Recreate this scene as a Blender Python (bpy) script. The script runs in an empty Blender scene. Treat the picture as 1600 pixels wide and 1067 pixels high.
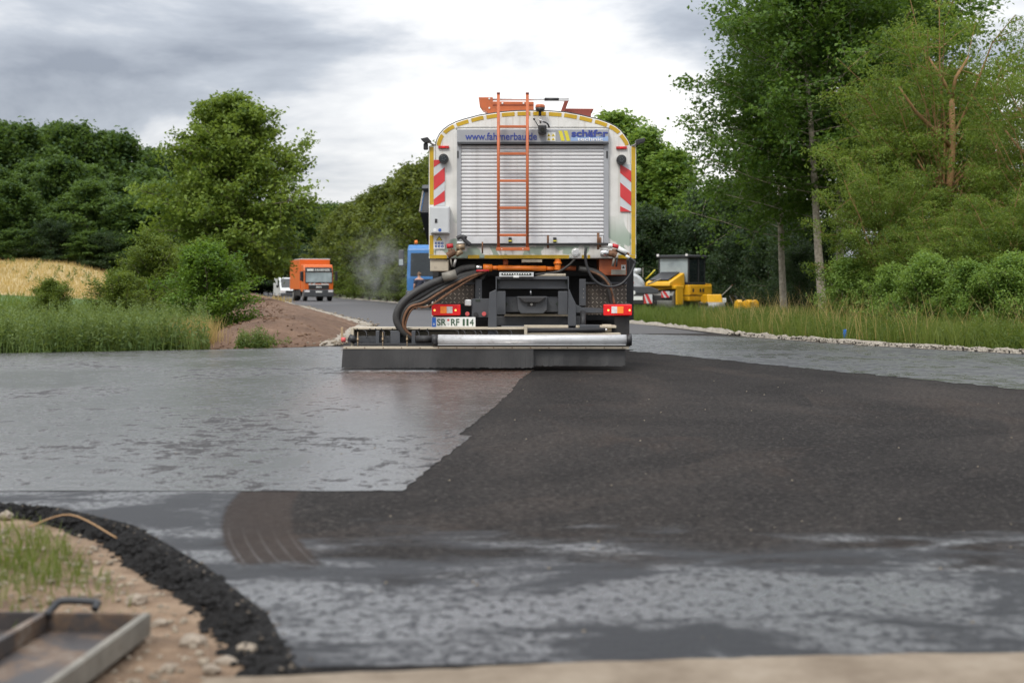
import bpy, bmesh, math, random
import numpy as np
from mathutils import Vector, Matrix, Euler
from mathutils.geometry import tessellate_polygon

R = math.radians
scene = bpy.context.scene
COL = scene.collection

# ------------------------------------------------------------------ camera
F, H, HY, CX = 2222.2, 0.97, 452.0, 800.0      # focal length in photo pixels, eye height, horizon row
cam_data = bpy.data.cameras.new('camera')
cam_data.lens = 50.0
cam_data.sensor_width = 36.0
cam_data.shift_y = -(533.5 - HY) / 1600.0
cam_data.clip_end = 3000.0
cam_data.dof.use_dof = True
cam_data.dof.focus_distance = 17.2
cam_data.dof.aperture_fstop = 2.7
cam = bpy.data.objects.new('camera', cam_data)
COL.objects.link(cam)
cam.location = (0, 0, H)
cam.rotation_euler = (R(90), 0, 0)
scene.camera = cam

# ------------------------------------------------------------------ world, sun, exposure
SUN_EL, SUN_AZ = R(48), R(205)                 # azimuth clockwise from +Y: behind the camera, to the left
world = bpy.data.worlds.new('World')
scene.world = world
world.use_nodes = True
nt = world.node_tree
for n in list(nt.nodes):
    nt.nodes.remove(n)
def wn(t, **k):
    n = nt.nodes.new(t)
    for a, v in k.items():
        setattr(n, a, v)
    return n
def wmath(op, a, b=None):
    n = wn('ShaderNodeMath', operation=op)
    for i, v in enumerate((a, b)):
        if v is None:
            continue
        if isinstance(v, (int, float)):
            n.inputs[i].default_value = v
        else:
            nt.links.new(v, n.inputs[i])
    return n.outputs[0]
sky = wn('ShaderNodeTexSky', sky_type='NISHITA', sun_disc=False)
sky.sun_elevation = SUN_EL
sky.sun_rotation = SUN_AZ
tc = wn('ShaderNodeTexCoord')
sep = wn('ShaderNodeSeparateXYZ')
nt.links.new(tc.outputs['Generated'], sep.inputs[0])
zc = wmath('MAXIMUM', sep.outputs[2], 0.0)
den = wmath('ADD', zc, 0.30)
cmb = wn('ShaderNodeCombineXYZ')
nt.links.new(wmath('DIVIDE', sep.outputs[0], den), cmb.inputs[0])
nt.links.new(wmath('DIVIDE', sep.outputs[1], den), cmb.inputs[1])
SKY_OFF = (8.46, 4.6, 0.0)
mp = wn('ShaderNodeMapping')
mp.inputs['Location'].default_value = SKY_OFF
mp.inputs['Scale'].default_value = (1.0, 1.25, 1.0)
nt.links.new(cmb.outputs[0], mp.inputs[0])
n1 = wn('ShaderNodeTexNoise')
n1.inputs['Scale'].default_value = 1.35
n1.inputs['Detail'].default_value = 9.0
n1.inputs['Roughness'].default_value = 0.55
n1.inputs['Distortion'].default_value = 0.35
nt.links.new(mp.outputs[0], n1.inputs['Vector'])
rp = wn('ShaderNodeValToRGB')
el = rp.color_ramp.elements
el[0].position, el[0].color = 0.34, (0.25, 0.275, 0.325, 1)
el[1].position, el[1].color = 0.74, (1.30, 1.28, 1.25, 1)
e = el.new(0.44); e.color = (0.41, 0.44, 0.49, 1)
e = el.new(0.515); e.color = (0.66, 0.67, 0.69, 1)
e = el.new(0.60); e.color = (0.88, 0.875, 0.865, 1)
nt.links.new(n1.outputs[0], rp.inputs[0])
gain = wmath('ADD', wmath('MULTIPLY', zc, 1.8), 0.86)   # an overcast sky is brighter overhead
vm = wn('ShaderNodeVectorMath', operation='SCALE')
nt.links.new(rp.outputs[0], vm.inputs[0])
nt.links.new(wmath('MULTIPLY', gain, 10.0), vm.inputs['Scale'])
mx = wn('ShaderNodeMix', data_type='RGBA')
mx.inputs[0].default_value = 0.93                      # cloud cover over the blue
nt.links.new(sky.outputs[0], mx.inputs[6])
nt.links.new(vm.outputs[0], mx.inputs[7])
bg = wn('ShaderNodeBackground')
bg.inputs[1].default_value = 0.10
nt.links.new(mx.outputs[2], bg.inputs[0])
wo = wn('ShaderNodeOutputWorld')
nt.links.new(bg.outputs[0], wo.inputs[0])

sun_data = bpy.data.lights.new('sun', 'SUN')
sun_data.energy = 1.5
sun_data.angle = R(14)
sun_data.color = (1.0, 0.95, 0.87)
sun = bpy.data.objects.new('sun', sun_data)
COL.objects.link(sun)
sdir = Vector((math.sin(SUN_AZ) * math.cos(SUN_EL), math.cos(SUN_AZ) * math.cos(SUN_EL), math.sin(SUN_EL)))
sun.rotation_euler = (-sdir).to_track_quat('-Z', 'Y').to_euler()
sun.location = (0, 0, 60)

vs = scene.view_settings
vs.view_transform = 'Standard'
vs.look = 'None'
vs.exposure = 0.3
vs.gamma = 1.0
vs.use_curve_mapping = False
scene.render.engine = 'CYCLES'
scene.cycles.use_denoising = True
scene.cycles.max_bounces = 6
scene.cycles.transparent_max_bounces = 8
scene.cycles.volume_step_rate = 4.0
scene.cycles.caustics_reflective = False
scene.cycles.caustics_refractive = False

# ------------------------------------------------------------------ pixel helpers
def px(x, y, d):
    return ((x - CX) / F * d, d, H - (y - HY) / F * d)
def gp(x, y):
    d = F * H / (y - HY)
    return ((x - CX) / F * d, d)

# ------------------------------------------------------------------ materials
def new_mat(name):
    m = bpy.data.materials.new(name)
    m.use_nodes = True
    t = m.node_tree
    for n in list(t.nodes):
        t.nodes.remove(n)
    return m, t
class NT:
    def __init__(s, name):
        s.m, s.t = new_mat(name)
        s.out = s.t.nodes.new('ShaderNodeOutputMaterial')
    def n(s, typ, ins=None, **k):
        n = s.t.nodes.new(typ)
        for a, v in k.items():
            setattr(n, a, v)
        for i, v in (ins or {}).items():
            s.set(n.inputs[i], v)
        return n
    def set(s, inp, v):
        if isinstance(v, bpy.types.NodeSocket):
            s.t.links.new(v, inp)
        else:
            if isinstance(v, (tuple, list)) and len(v) == 3 and inp.type == 'RGBA':
                v = (*v, 1)
            inp.default_value = v
    def math(s, op, a, b=0.0, c=0.0, clamp=False):
        return s.n('ShaderNodeMath', {0: a, 1: b, 2: c}, operation=op, use_clamp=clamp).outputs[0]
    def mix(s, f, a, b):
        return s.n('ShaderNodeMix', {0: f, 6: a, 7: b}, data_type='RGBA').outputs[2]
    def mixf(s, f, a, b):
        return s.n('ShaderNodeMix', {0: f, 2: a, 3: b}).outputs[0]
    def co(s, kind='Object'):
        return s.n('ShaderNodeTexCoord').outputs[kind]
    def pos(s):
        return s.n('ShaderNodeNewGeometry').outputs['Position']
    def map(s, v, scale=(1, 1, 1), loc=(0, 0, 0), rot=(0, 0, 0)):
        return s.n('ShaderNodeMapping', {0: v, 1: loc, 2: rot, 3: scale}).outputs[0]
    def noise(s, v, sc, det=4, ro=0.55, dist=0.0):
        return s.n('ShaderNodeTexNoise', {'Vector': v, 'Scale': sc, 'Detail': det, 'Roughness': ro, 'Distortion': dist}).outputs[0]
    def ramp(s, f, *stops):
        n = s.n('ShaderNodeValToRGB', {0: f})
        e = n.color_ramp.elements
        for i, (p, c) in enumerate(stops):
            x = e[i] if i < 2 else e.new(p)
            x.position = p
            x.color = (*c, 1) if not isinstance(c, (int, float)) else (c, c, c, 1)
        return n.outputs[0]
    def sstep(s, v, a, b):
        return s.n('ShaderNodeMapRange', {0: v, 1: a, 2: b}, interpolation_type='SMOOTHSTEP').outputs[0]
    def bump(s, h, st, dist=0.01, nrm=None):
        ins = {'Height': h, 'Strength': st, 'Distance': dist}
        if nrm is not None:
            ins['Normal'] = nrm
        return s.n('ShaderNodeBump', ins).outputs[0]
    def bsdf(s, **k):
        n = s.n('ShaderNodeBsdfPrincipled')
        for a, v in k.items():
            s.set(n.inputs[a.replace('_', ' ')], v)
        return n
    def done(s, sh):
        s.t.links.new(sh.outputs[0] if hasattr(sh, 'outputs') else sh, s.out.inputs[0])
        return s.m

M = {}
def simple(name, col, rough=0.5, metal=0.0, var=0.12, scale=6.0, bump=0.0, dirt=0.0, dirtcol=(0.12, 0.09, 0.06), spec=0.5, emit=0.0):
    s = NT(name)
    c = s.co()
    f = s.noise(c, scale, 6, 0.6)
    a = tuple(v * (1 - var) for v in col)
    b = tuple(min(1, v * (1 + var)) for v in col)
    colr = s.ramp(f, (0.3, a), (0.7, b))
    if dirt:
        g = s.noise(c, scale * 2.3, 8, 0.7)
        colr = s.mix(s.math('MULTIPLY', s.sstep(g, 0.5, 0.72), dirt), colr, dirtcol)
    k = dict(Base_Color=colr, Roughness=s.mixf(s.noise(c, scale * 1.7), rough * 0.8, min(1, rough * 1.2)), Metallic=metal, Specular_IOR_Level=spec)
    if bump:
        k['Normal'] = s.bump(s.noise(c, scale * 5, 4), bump, 0.01)
    if emit:
        k['Emission_Color'] = col
        k['Emission_Strength'] = emit
    M[name] = s.done(s.bsdf(**k))
    return M[name]

simple('orange_paint', (0.50, 0.125, 0.04), 0.4, var=0.1, dirt=0.35)
simple('orange_far', (0.66, 0.135, 0.02), 0.42, var=0.06)
simple('dark_red_paint', (0.20, 0.04, 0.025), 0.5)
simple('yellow_tape', (0.55, 0.345, 0.012), 0.4, var=0.12, dirt=0.45, dirtcol=(0.24, 0.18, 0.08))
simple('aluminium', (0.62, 0.625, 0.63), 0.38, 0.35, var=0.1, dirt=0.35, dirtcol=(0.22, 0.19, 0.16))
simple('slat_grey', (0.66, 0.66, 0.67), 0.42, 0.1, var=0.07, dirt=0.3, dirtcol=(0.34, 0.32, 0.29))
simple('header_grey', (0.34, 0.35, 0.37), 0.45, var=0.06)
simple('light_blue', (0.30, 0.42, 0.66), 0.45, var=0.03)
simple('text_blue', (0.035, 0.06, 0.30), 0.45, var=0.05)
simple('text_white', (0.82, 0.82, 0.82), 0.5, var=0.03)
simple('text_black', (0.02, 0.03, 0.02), 0.5)
simple('text_green', (0.03, 0.08, 0.04), 0.5)
simple('slash_yellow', (0.70, 0.62, 0.05), 0.45)
simple('black_plastic', (0.022, 0.022, 0.024), 0.45, bump=0.1)
simple('rubber', (0.030, 0.029, 0.028), 0.55, bump=0.2, scale=4, dirt=0.4, dirtcol=(0.09, 0.08, 0.07))
simple('skirt_rubber', (0.024, 0.023, 0.023), 0.42, var=0.5, scale=1.6, bump=0.35, dirt=0.8, dirtcol=(0.006, 0.006, 0.006))
simple('chassis_grey', (0.060, 0.064, 0.072), 0.5, var=0.12, dirt=0.3, dirtcol=(0.11, 0.10, 0.09))
simple('chassis_dark', (0.022, 0.022, 0.024), 0.6, dirt=0.3, dirtcol=(0.06, 0.05, 0.045))
simple('rusty_metal', (0.17, 0.085, 0.045), 0.65, 0.3, var=0.45, scale=14, bump=0.4, dirt=0.6, dirtcol=(0.05, 0.035, 0.03))
simple('brass_dirty', (0.30, 0.22, 0.14), 0.45, 0.6, var=0.3, scale=14, dirt=0.4)
simple('pipe_orange', (0.80, 0.20, 0.02), 0.38, var=0.06, dirt=0.25)
simple('valve_red', (0.55, 0.02, 0.03), 0.4, dirt=0.4)
simple('beige_paint', (0.50, 0.44, 0.34), 0.55, var=0.1, dirt=0.45, dirtcol=(0.16, 0.12, 0.08))
simple('box_grey', (0.55, 0.57, 0.58), 0.45, var=0.05)
simple('lamp_red', (0.62, 0.01, 0.012), 0.25, emit=0.22, var=0.2, scale=20)
simple('lamp_red_dull', (0.50, 0.02, 0.02), 0.3)
simple('knob_red', (0.60, 0.10, 0.10), 0.5)
simple('lamp_orange', (0.85, 0.22, 0.03), 0.25, emit=0.25, var=0.2, scale=20)
simple('lamp_clear', (0.75, 0.72, 0.72), 0.2, var=0.15, scale=30)
simple('lamp_hot', (1.0, 0.35, 0.08), 0.2, emit=1.6)
simple('plate_white', (0.78, 0.79, 0.77), 0.4, var=0.04)
simple('plate_blue', (0.02, 0.14, 0.55), 0.4)
simple('tape_red', (0.60, 0.045, 0.05), 0.35, var=0.08)
simple('tape_white', (0.58, 0.60, 0.62), 0.35, var=0.08)
simple('sticker_yellow', (0.75, 0.55, 0.03), 0.45)
simple('sticker_blue', (0.03, 0.10, 0.40), 0.45)
simple('chrome', (0.75, 0.75, 0.75), 0.22, 0.9, var=0.1)
simple('steel_rod', (0.34, 0.33, 0.31), 0.4, 0.7, var=0.2, scale=12, dirt=0.4)
simple('glass_dark', (0.015, 0.02, 0.022), 0.06, var=0.2, spec=0.6)
simple('glass_pale', (0.30, 0.35, 0.37), 0.08, var=0.35, scale=1.2, spec=0.6)
simple('truck_blue', (0.04, 0.17, 0.42), 0.35, var=0.1, dirt=0.3)
simple('roller_yellow', (0.78, 0.42, 0.015), 0.4, var=0.06, dirt=0.25)
simple('van_white', (0.62, 0.65, 0.66), 0.3, var=0.05)
simple('tank_silver', (0.50, 0.52, 0.53), 0.4, 0.3, var=0.12, dirt=0.3)
simple('tyre', (0.020, 0.020, 0.020), 0.75, bump=0.3, dirt=0.5, dirtcol=(0.07, 0.06, 0.05))
simple('rim_grey', (0.30, 0.30, 0.29), 0.5, 0.3, dirt=0.4)
simple('wood_stake', (0.50, 0.36, 0.22), 0.7, var=0.2)
simple('stake_blue', (0.03, 0.17, 0.60), 0.5)
simple('skin', (0.50, 0.28, 0.20), 0.5, var=0.06)
simple('cloth_navy', (0.03, 0.035, 0.06), 0.8)
simple('cloth_blue', (0.06, 0.11, 0.26), 0.8)
simple('hair_brown', (0.16, 0.09, 0.05), 0.7, var=0.3)
simple('bark_grey', (0.13, 0.105, 0.08), 0.85, var=0.35, scale=9, bump=0.5)
simple('bark_birch', (0.36, 0.31, 0.25), 0.8, var=0.4, scale=7, bump=0.4, dirt=0.6, dirtcol=(0.10, 0.08, 0.06))
simple('bark_willow', (0.30, 0.175, 0.075), 0.8, var=0.3, scale=8, bump=0.4)
simple('stone', (0.27, 0.225, 0.175), 0.8, var=0.3, scale=14, bump=0.4)
simple('twig', (0.36, 0.22, 0.11), 0.8)
simple('galvanised', (0.22, 0.205, 0.175), 0.6, 0.3, var=0.25, scale=9, dirt=0.6, dirtcol=(0.13, 0.10, 0.07))
simple('steel_black', (0.03, 0.032, 0.036), 0.45, 0.3)
simple('asphalt_crumb', (0.013, 0.0125, 0.0125), 0.8, var=0.5, scale=30, bump=0.6, spec=0.2)
simple('pebble', (0.24, 0.20, 0.15), 0.85, var=0.45, scale=9)

def mat_body():
    s = NT('body_white')
    c = s.co()
    n = s.noise(c, 3.0, 7, 0.65)
    col = s.ramp(n, (0.3, (0.62, 0.61, 0.57)), (0.65, (0.80, 0.79, 0.76)))
    streak = s.noise(s.map(c, (22, 22, 0.8)), 1.0, 4)
    col = s.mix(s.math('MULTIPLY', s.sstep(streak, 0.50, 0.75), 0.42), col, (0.36, 0.30, 0.22))
    # worn green lettering film left on the lower part of the panel
    z = s.n('ShaderNodeSeparateXYZ', {0: c})
    low = s.sstep(z.outputs[2], 1.98, 1.55)
    p = s.noise(s.map(c, (1, 1, 1), (0.35, 0, 0.1)), 3.1, 3, 0.5, 0.8)
    g = s.math('MULTIPLY', s.sstep(s.math('ADD', p, s.math('MULTIPLY', low, 0.13)), 0.60, 0.64), low)
    col = s.mix(s.math('MULTIPLY', g, 0.85), col, (0.27, 0.36, 0.28))
    M['body_white'] = s.done(s.bsdf(Base_Color=col, Roughness=0.38))
mat_body()

def mat_plate():
    s = NT('tread_plate')
    sx = s.n('ShaderNodeSeparateXYZ', {0: s.co()})
    u = s.math('DIVIDE', sx.outputs[0], 0.052); v = s.math('DIVIDE', sx.outputs[2], 0.052)
    a = s.math('SUBTRACT', s.math('FRACT', u), 0.5); b = s.math('SUBTRACT', s.math('FRACT', v), 0.5)
    par = s.math('MODULO', s.math('ADD', s.math('ADD', s.math('FLOOR', u), s.math('FLOOR', v)), 1000.0), 2.0)
    sg = s.math('SUBTRACT', s.math('MULTIPLY', par, 2.0), 1.0)
    p = s.math('ADD', a, s.math('MULTIPLY', b, sg)); q = s.math('SUBTRACT', a, s.math('MULTIPLY', b, sg))
    r2 = s.math('ADD', s.math('MULTIPLY', s.math('MULTIPLY', p, p), 3.4), s.math('MULTIPLY', s.math('MULTIPLY', q, q), 30.0))
    h = s.sstep(r2, 1.0, 0.5)
    d = s.noise(s.co(), 9, 6)
    col = s.mix(h, (0.085, 0.072, 0.06), (0.36, 0.31, 0.26))
    col = s.mix(s.math('MULTIPLY', s.sstep(d, 0.4, 0.7), 0.6), col, (0.085, 0.065, 0.05))
    M['tread_plate'] = s.done(s.bsdf(Base_Color=col, Metallic=0.45, Roughness=0.45, Normal=s.bump(h, 0.8, 0.004)))
mat_plate()

def mat_rust_tray():
    s = NT('tray_rust')
    c = s.co()
    n = s.noise(c, 5, 8, 0.7)
    col = s.ramp(n, (0.30, (0.028, 0.028, 0.032)), (0.47, (0.06, 0.052, 0.05)), (0.56, (0.13, 0.085, 0.055)), (0.64, (0.20, 0.17, 0.14)), (0.75, (0.07, 0.065, 0.07)))
    M['tray_rust'] = s.done(s.bsdf(Base_Color=col, Roughness=s.mixf(n, 0.3, 0.8), Metallic=0.25, Normal=s.bump(n, 0.3, 0.004)))
mat_rust_tray()

def leaf_mat(name, dark, light, trans=0.42, warm=None):
    s = NT(name)
    a = s.n('ShaderNodeAttribute', attribute_name='tint').outputs['Fac']
    oi = s.n('ShaderNodeObjectInfo').outputs['Random']
    f = s.math('ADD', s.math('MULTIPLY', a, 0.85), s.math('MULTIPLY', oi, 0.15))
    stops = [(0.1, dark), (0.85, light)]
    col = s.ramp(f, *stops)
    if warm:
        col = s.mix(s.sstep(a, 0.86, 0.98), col, warm)
    p = s.bsdf(Base_Color=col, Roughness=0.5, Specular_IOR_Level=0.25)
    tr = s.n('ShaderNodeBsdfTranslucent', {0: s.mix(0.5, col, (light[0] * 1.5, light[1] * 1.4, light[2] * 0.6))})
    mxs = s.n('ShaderNodeMixShader', {0: trans, 1: p.outputs[0], 2: tr.outputs[0]})
    M[name] = s.done(mxs)
leaf_mat('leaf_linden', (0.036, 0.082, 0.014), (0.235, 0.320, 0.066))
leaf_mat('leaf_forest', (0.016, 0.048, 0.018), (0.120, 0.195, 0.050))
leaf_mat('leaf_avenue', (0.030, 0.058, 0.012), (0.165, 0.205, 0.045))
leaf_mat('leaf_poplar', (0.060, 0.135, 0.026), (0.235, 0.350, 0.080))
leaf_mat('leaf_alder', (0.022, 0.062, 0.012), (0.125, 0.215, 0.040))
leaf_mat('leaf_willow', (0.028, 0.068, 0.010), (0.205, 0.290, 0.055))
leaf_mat('leaf_dark', (0.016, 0.038, 0.018), (0.058, 0.096, 0.042))
leaf_mat('leaf_bush', (0.030, 0.085, 0.012), (0.150, 0.250, 0.036))
leaf_mat('leaf_bush_dull', (0.048, 0.092, 0.014), (0.175, 0.235, 0.044))
leaf_mat('weed_green', (0.060, 0.115, 0.030), (0.205, 0.270, 0.095))
leaf_mat('grass_green', (0.045, 0.090, 0.016), (0.165, 0.220, 0.050), warm=(0.30, 0.25, 0.09))
leaf_mat('grass_verge', (0.050, 0.095, 0.018), (0.190, 0.235, 0.055), warm=(0.36, 0.28, 0.11))
leaf_mat('grass_dry', (0.28, 0.21, 0.09), (0.52, 0.40, 0.19), warm=(0.10, 0.13, 0.03))

# ------------------------------------------------------------------ mesh helpers
class MB:
    def __init__(s):
        s.v, s.f, s.sm = [], [], []
    def add(s, vs_, fs, smooth=False):
        o = len(s.v)
        s.v += [tuple(p) for p in vs_]
        s.f += [tuple(i + o for i in q) for q in fs]
        s.sm += [smooth] * len(fs)
        return s
    def box(s, a, b, rot=None, piv=None):
        x0, y0, z0 = [min(a[i], b[i]) for i in range(3)]
        x1, y1, z1 = [max(a[i], b[i]) for i in range(3)]
        p = [(x0, y0, z0), (x1, y0, z0), (x1, y1, z0), (x0, y1, z0), (x0, y0, z1), (x1, y0, z1), (x1, y1, z1), (x0, y1, z1)]
        if rot:
            c = Vector(piv) if piv else Vector(((x0 + x1) / 2, (y0 + y1) / 2, (z0 + z1) / 2))
            m = Euler(rot).to_matrix()
            p = [tuple(m @ (Vector(q) - c) + c) for q in p]
        return s.add(p, [(0, 3, 2, 1), (4, 5, 6, 7), (0, 1, 5, 4), (1, 2, 6, 5), (2, 3, 7, 6), (3, 0, 4, 7)])
    def tube(s, path, r, seg=8, caps=True, smooth=True):
        P = [Vector(p) for p in path]
        n = len(P)
        rr = r if isinstance(r, (list, tuple)) else [r] * n
        vs_, fs = [], []
        up = None
        for i in range(n):
            t = (P[min(i + 1, n - 1)] - P[max(i - 1, 0)])
            t = t.normalized() if t.length > 1e-9 else Vector((0, 0, 1))
            if up is None:
                up = Vector((0, 0, 1)) if abs(t.z) < 0.9 else Vector((1, 0, 0))
            u = t.cross(up)
            u = u.normalized() if u.length > 1e-6 else Vector((1, 0, 0))
            w = u.cross(t).normalized()
            up = w
            for k in range(seg):
                a = 2 * math.pi * k / seg
                vs_.append(P[i] + (u * math.cos(a) + w * math.sin(a)) * rr[i])
        for i in range(n - 1):
            for k in range(seg):
                k2 = (k + 1) % seg
                fs.append((i * seg + k, i * seg + k2, (i + 1) * seg + k2, (i + 1) * seg + k))
        s.add(vs_, fs, smooth)
        if caps:
            o = len(s.v) - n * seg
            s.f.append(tuple(o + k for k in reversed(range(seg))))
            s.f.append(tuple(o + (n - 1) * seg + k for k in range(seg)))
            s.sm += [False, False]
        return s
    def cyl(s, a, b, r0, r1=None, seg=16):
        return s.tube([a, b], [r0, r0 if r1 is None else r1], seg)
    def prism(s, pts, d0, d1, axis='y'):
        n = len(pts)
        def mk(p, d):
            return (p[0], d, p[1]) if axis == 'y' else ((d, p[0], p[1]) if axis == 'x' else (p[0], p[1], d))
        vs_ = [mk(p, d0) for p in pts] + [mk(p, d1) for p in pts]
        fs = [(i, (i + 1) % n, n + (i + 1) % n, n + i) for i in range(n)]
        area = sum(pts[i][0] * pts[(i + 1) % n][1] - pts[(i + 1) % n][0] * pts[i][1] for i in range(n))
        fs += [tuple(range(n)), tuple(reversed(range(n, 2 * n)))]
        return s.add(vs_, fs)
    def ico(s, c, r, rnd, squash=(1, 1, 1), sub=1):
        bm = bmesh.new()
        bmesh.ops.create_icosphere(bm, subdivisions=sub, radius=1.0)
        vs_ = [(c[0] + v.co.x * r * squash[0] * (1 + rnd.uniform(-.25, .25)), c[1] + v.co.y * r * squash[1] * (1 + rnd.uniform(-.25, .25)), c[2] + v.co.z * r * squash[2] * (1 + rnd.uniform(-.25, .25))) for v in bm.verts]
        fs = [tuple(v.index for v in f.verts) for f in bm.faces]
        bm.free()
        return s.add(vs_, fs)
    def mesh(s, name):
        me = bpy.data.meshes.new(name)
        me.from_pydata(s.v, [], s.f)
        me.polygons.foreach_set('use_smooth', s.sm)
        bm = bmesh.new(); bm.from_mesh(me)
        bmesh.ops.recalc_face_normals(bm, faces=bm.faces)
        bm.to_mesh(me); bm.free()
        me.update()
        return me
    def build(s, name, mat, parent=None, bevel=0.0, loc=None, rot=None):
        return link(name, s.mesh(name), mat, parent, bevel, loc, rot)
def link(name, me, mat, parent=None, bevel=0.0, loc=None, rot=None):
    if not me.materials:
        me.materials.append(M[mat] if isinstance(mat, str) else mat)
    o = bpy.data.objects.new(name, me)
    COL.objects.link(o)
    if parent:
        o.parent = parent
    if loc:
        o.location = loc
    if rot:
        o.rotation_euler = rot
    if bevel:
        b = o.modifiers.new('bevel', 'BEVEL')
        b.width = bevel; b.segments = 2; b.limit_method = 'ANGLE'; b.angle_limit = R(40)
    return o
def tag(o, label=None, cat=None, group=None, kind=None):
    if label: o['label'] = label
    if cat: o['category'] = cat
    if group: o['group'] = group
    if kind: o['kind'] = kind
    return o
def empty(name, loc=(0, 0, 0), rz=0.0, label=None, cat=None, group=None):
    o = bpy.data.objects.new(name, None)
    o.empty_display_size = 0.2
    COL.objects.link(o)
    o.location = loc
    o.rotation_euler = (0, 0, rz)
    return tag(o, label, cat, group)
def bx(name, mat, parent, a, b, bevel=0.0, rot=None):
    return MB().box(a, b, rot).build(name, mat, parent, bevel)
def text(s, mat, parent, center, w, h, name='lettering', depth=0.002, bold=0.0, rot=(R(90), 0, 0), squeeze=True):
    cu = bpy.data.curves.new('t', 'FONT')
    cu.body = s
    cu.extrude = depth
    cu.offset = bold
    to = bpy.data.objects.new('t', cu)
    COL.objects.link(to)
    dg = bpy.context.evaluated_depsgraph_get()
    me = bpy.data.meshes.new_from_object(to.evaluated_get(dg))
    bpy.data.objects.remove(to)
    bpy.data.curves.remove(cu)
    xs = [v.co.x for v in me.vertices]; ys = [v.co.y for v in me.vertices]
    x0, x1, y0, y1 = min(xs), max(xs), min(ys), max(ys)
    sx = w / (x1 - x0); sy = h / (y1 - y0)
    for v in me.vertices:
        v.co.x = (v.co.x - (x0 + x1) / 2) * sx
        v.co.y = (v.co.y - (y0 + y1) / 2) * sy
    me.name = name
    me.materials.clear()
    return link(name, me, mat, parent, loc=center, rot=rot)

def np_mesh(name, verts, nper, tint=None, smooth=False):
    """verts: (N*nper,3) - N separate faces of nper corners"""
    me = bpy.data.meshes.new(name)
    nv = len(verts); nf = nv // nper
    me.vertices.add(nv)
    me.vertices.foreach_set('co', np.ascontiguousarray(verts, dtype=np.float32).ravel())
    me.loops.add(nv)
    me.loops.foreach_set('vertex_index', np.arange(nv, dtype=np.int32))
    me.polygons.add(nf)
    me.polygons.foreach_set('loop_start', np.arange(0, nv, nper, dtype=np.int32))
    if tint is not None:
        a = me.attributes.new('tint', 'FLOAT', 'POINT')
        a.data.foreach_set('value', np.repeat(np.asarray(tint, dtype=np.float32), nper))
    me.update(calc_edges=True)
    return me
def unit(a):
    return a / np.maximum(np.linalg.norm(a, axis=1, keepdims=True), 1e-9)
def leaves(rng, cen, size, tint, aspect=0.55, up=0.5, fold=0.15, down=0.0):
    """diamond leaves, one quad each, round the points cen"""
    n = len(cen)
    nrm = rng.normal(size=(n, 3)); nrm[:, 2] = np.abs(nrm[:, 2]) + up
    nrm = unit(nrm)
    d = rng.normal(size=(n, 3)); d[:, 2] -= down
    d = unit(d - nrm * np.sum(d * nrm, axis=1, keepdims=True))
    w = np.cross(nrm, d)
    L = (size * rng.uniform(0.65, 1.3, n))[:, None]
    f = nrm * L * fold
    v = np.empty((n, 4, 3))
    v[:, 0] = cen - d * L * 0.5
    v[:, 1] = cen + w * L * aspect * 0.5 + f
    v[:, 2] = cen + d * L * 0.5
    v[:, 3] = cen - w * L * aspect * 0.5 + f
    return v.reshape(-1, 3), tint

# ------------------------------------------------------------------ terrain and ground materials
def sst(t):
    t = np.clip(t, 0, 1)
    return t * t * (3 - 2 * t)
def xL(d): return 3.6 - 0.192 * d          # left edge of the main road
def xR(d): return 11.1 - 0.192 * d         # right edge
def hgt(x, y):
    x = np.asarray(x, float); y = np.asarray(y, float)
    hill = np.interp(y, [70, 85, 100, 130, 160, 220, 300, 700], [0, 0.15, 0.8, 2.3, 4.0, 7.5, 10, 14])
    side = sst((xL(y) - 5 - x) / 22.0)
    return hill * side - 0.06 - 0.14 * sst((7.6 - y) / 1.4)
def hz(x, y): return float(hgt(x, y))

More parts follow.
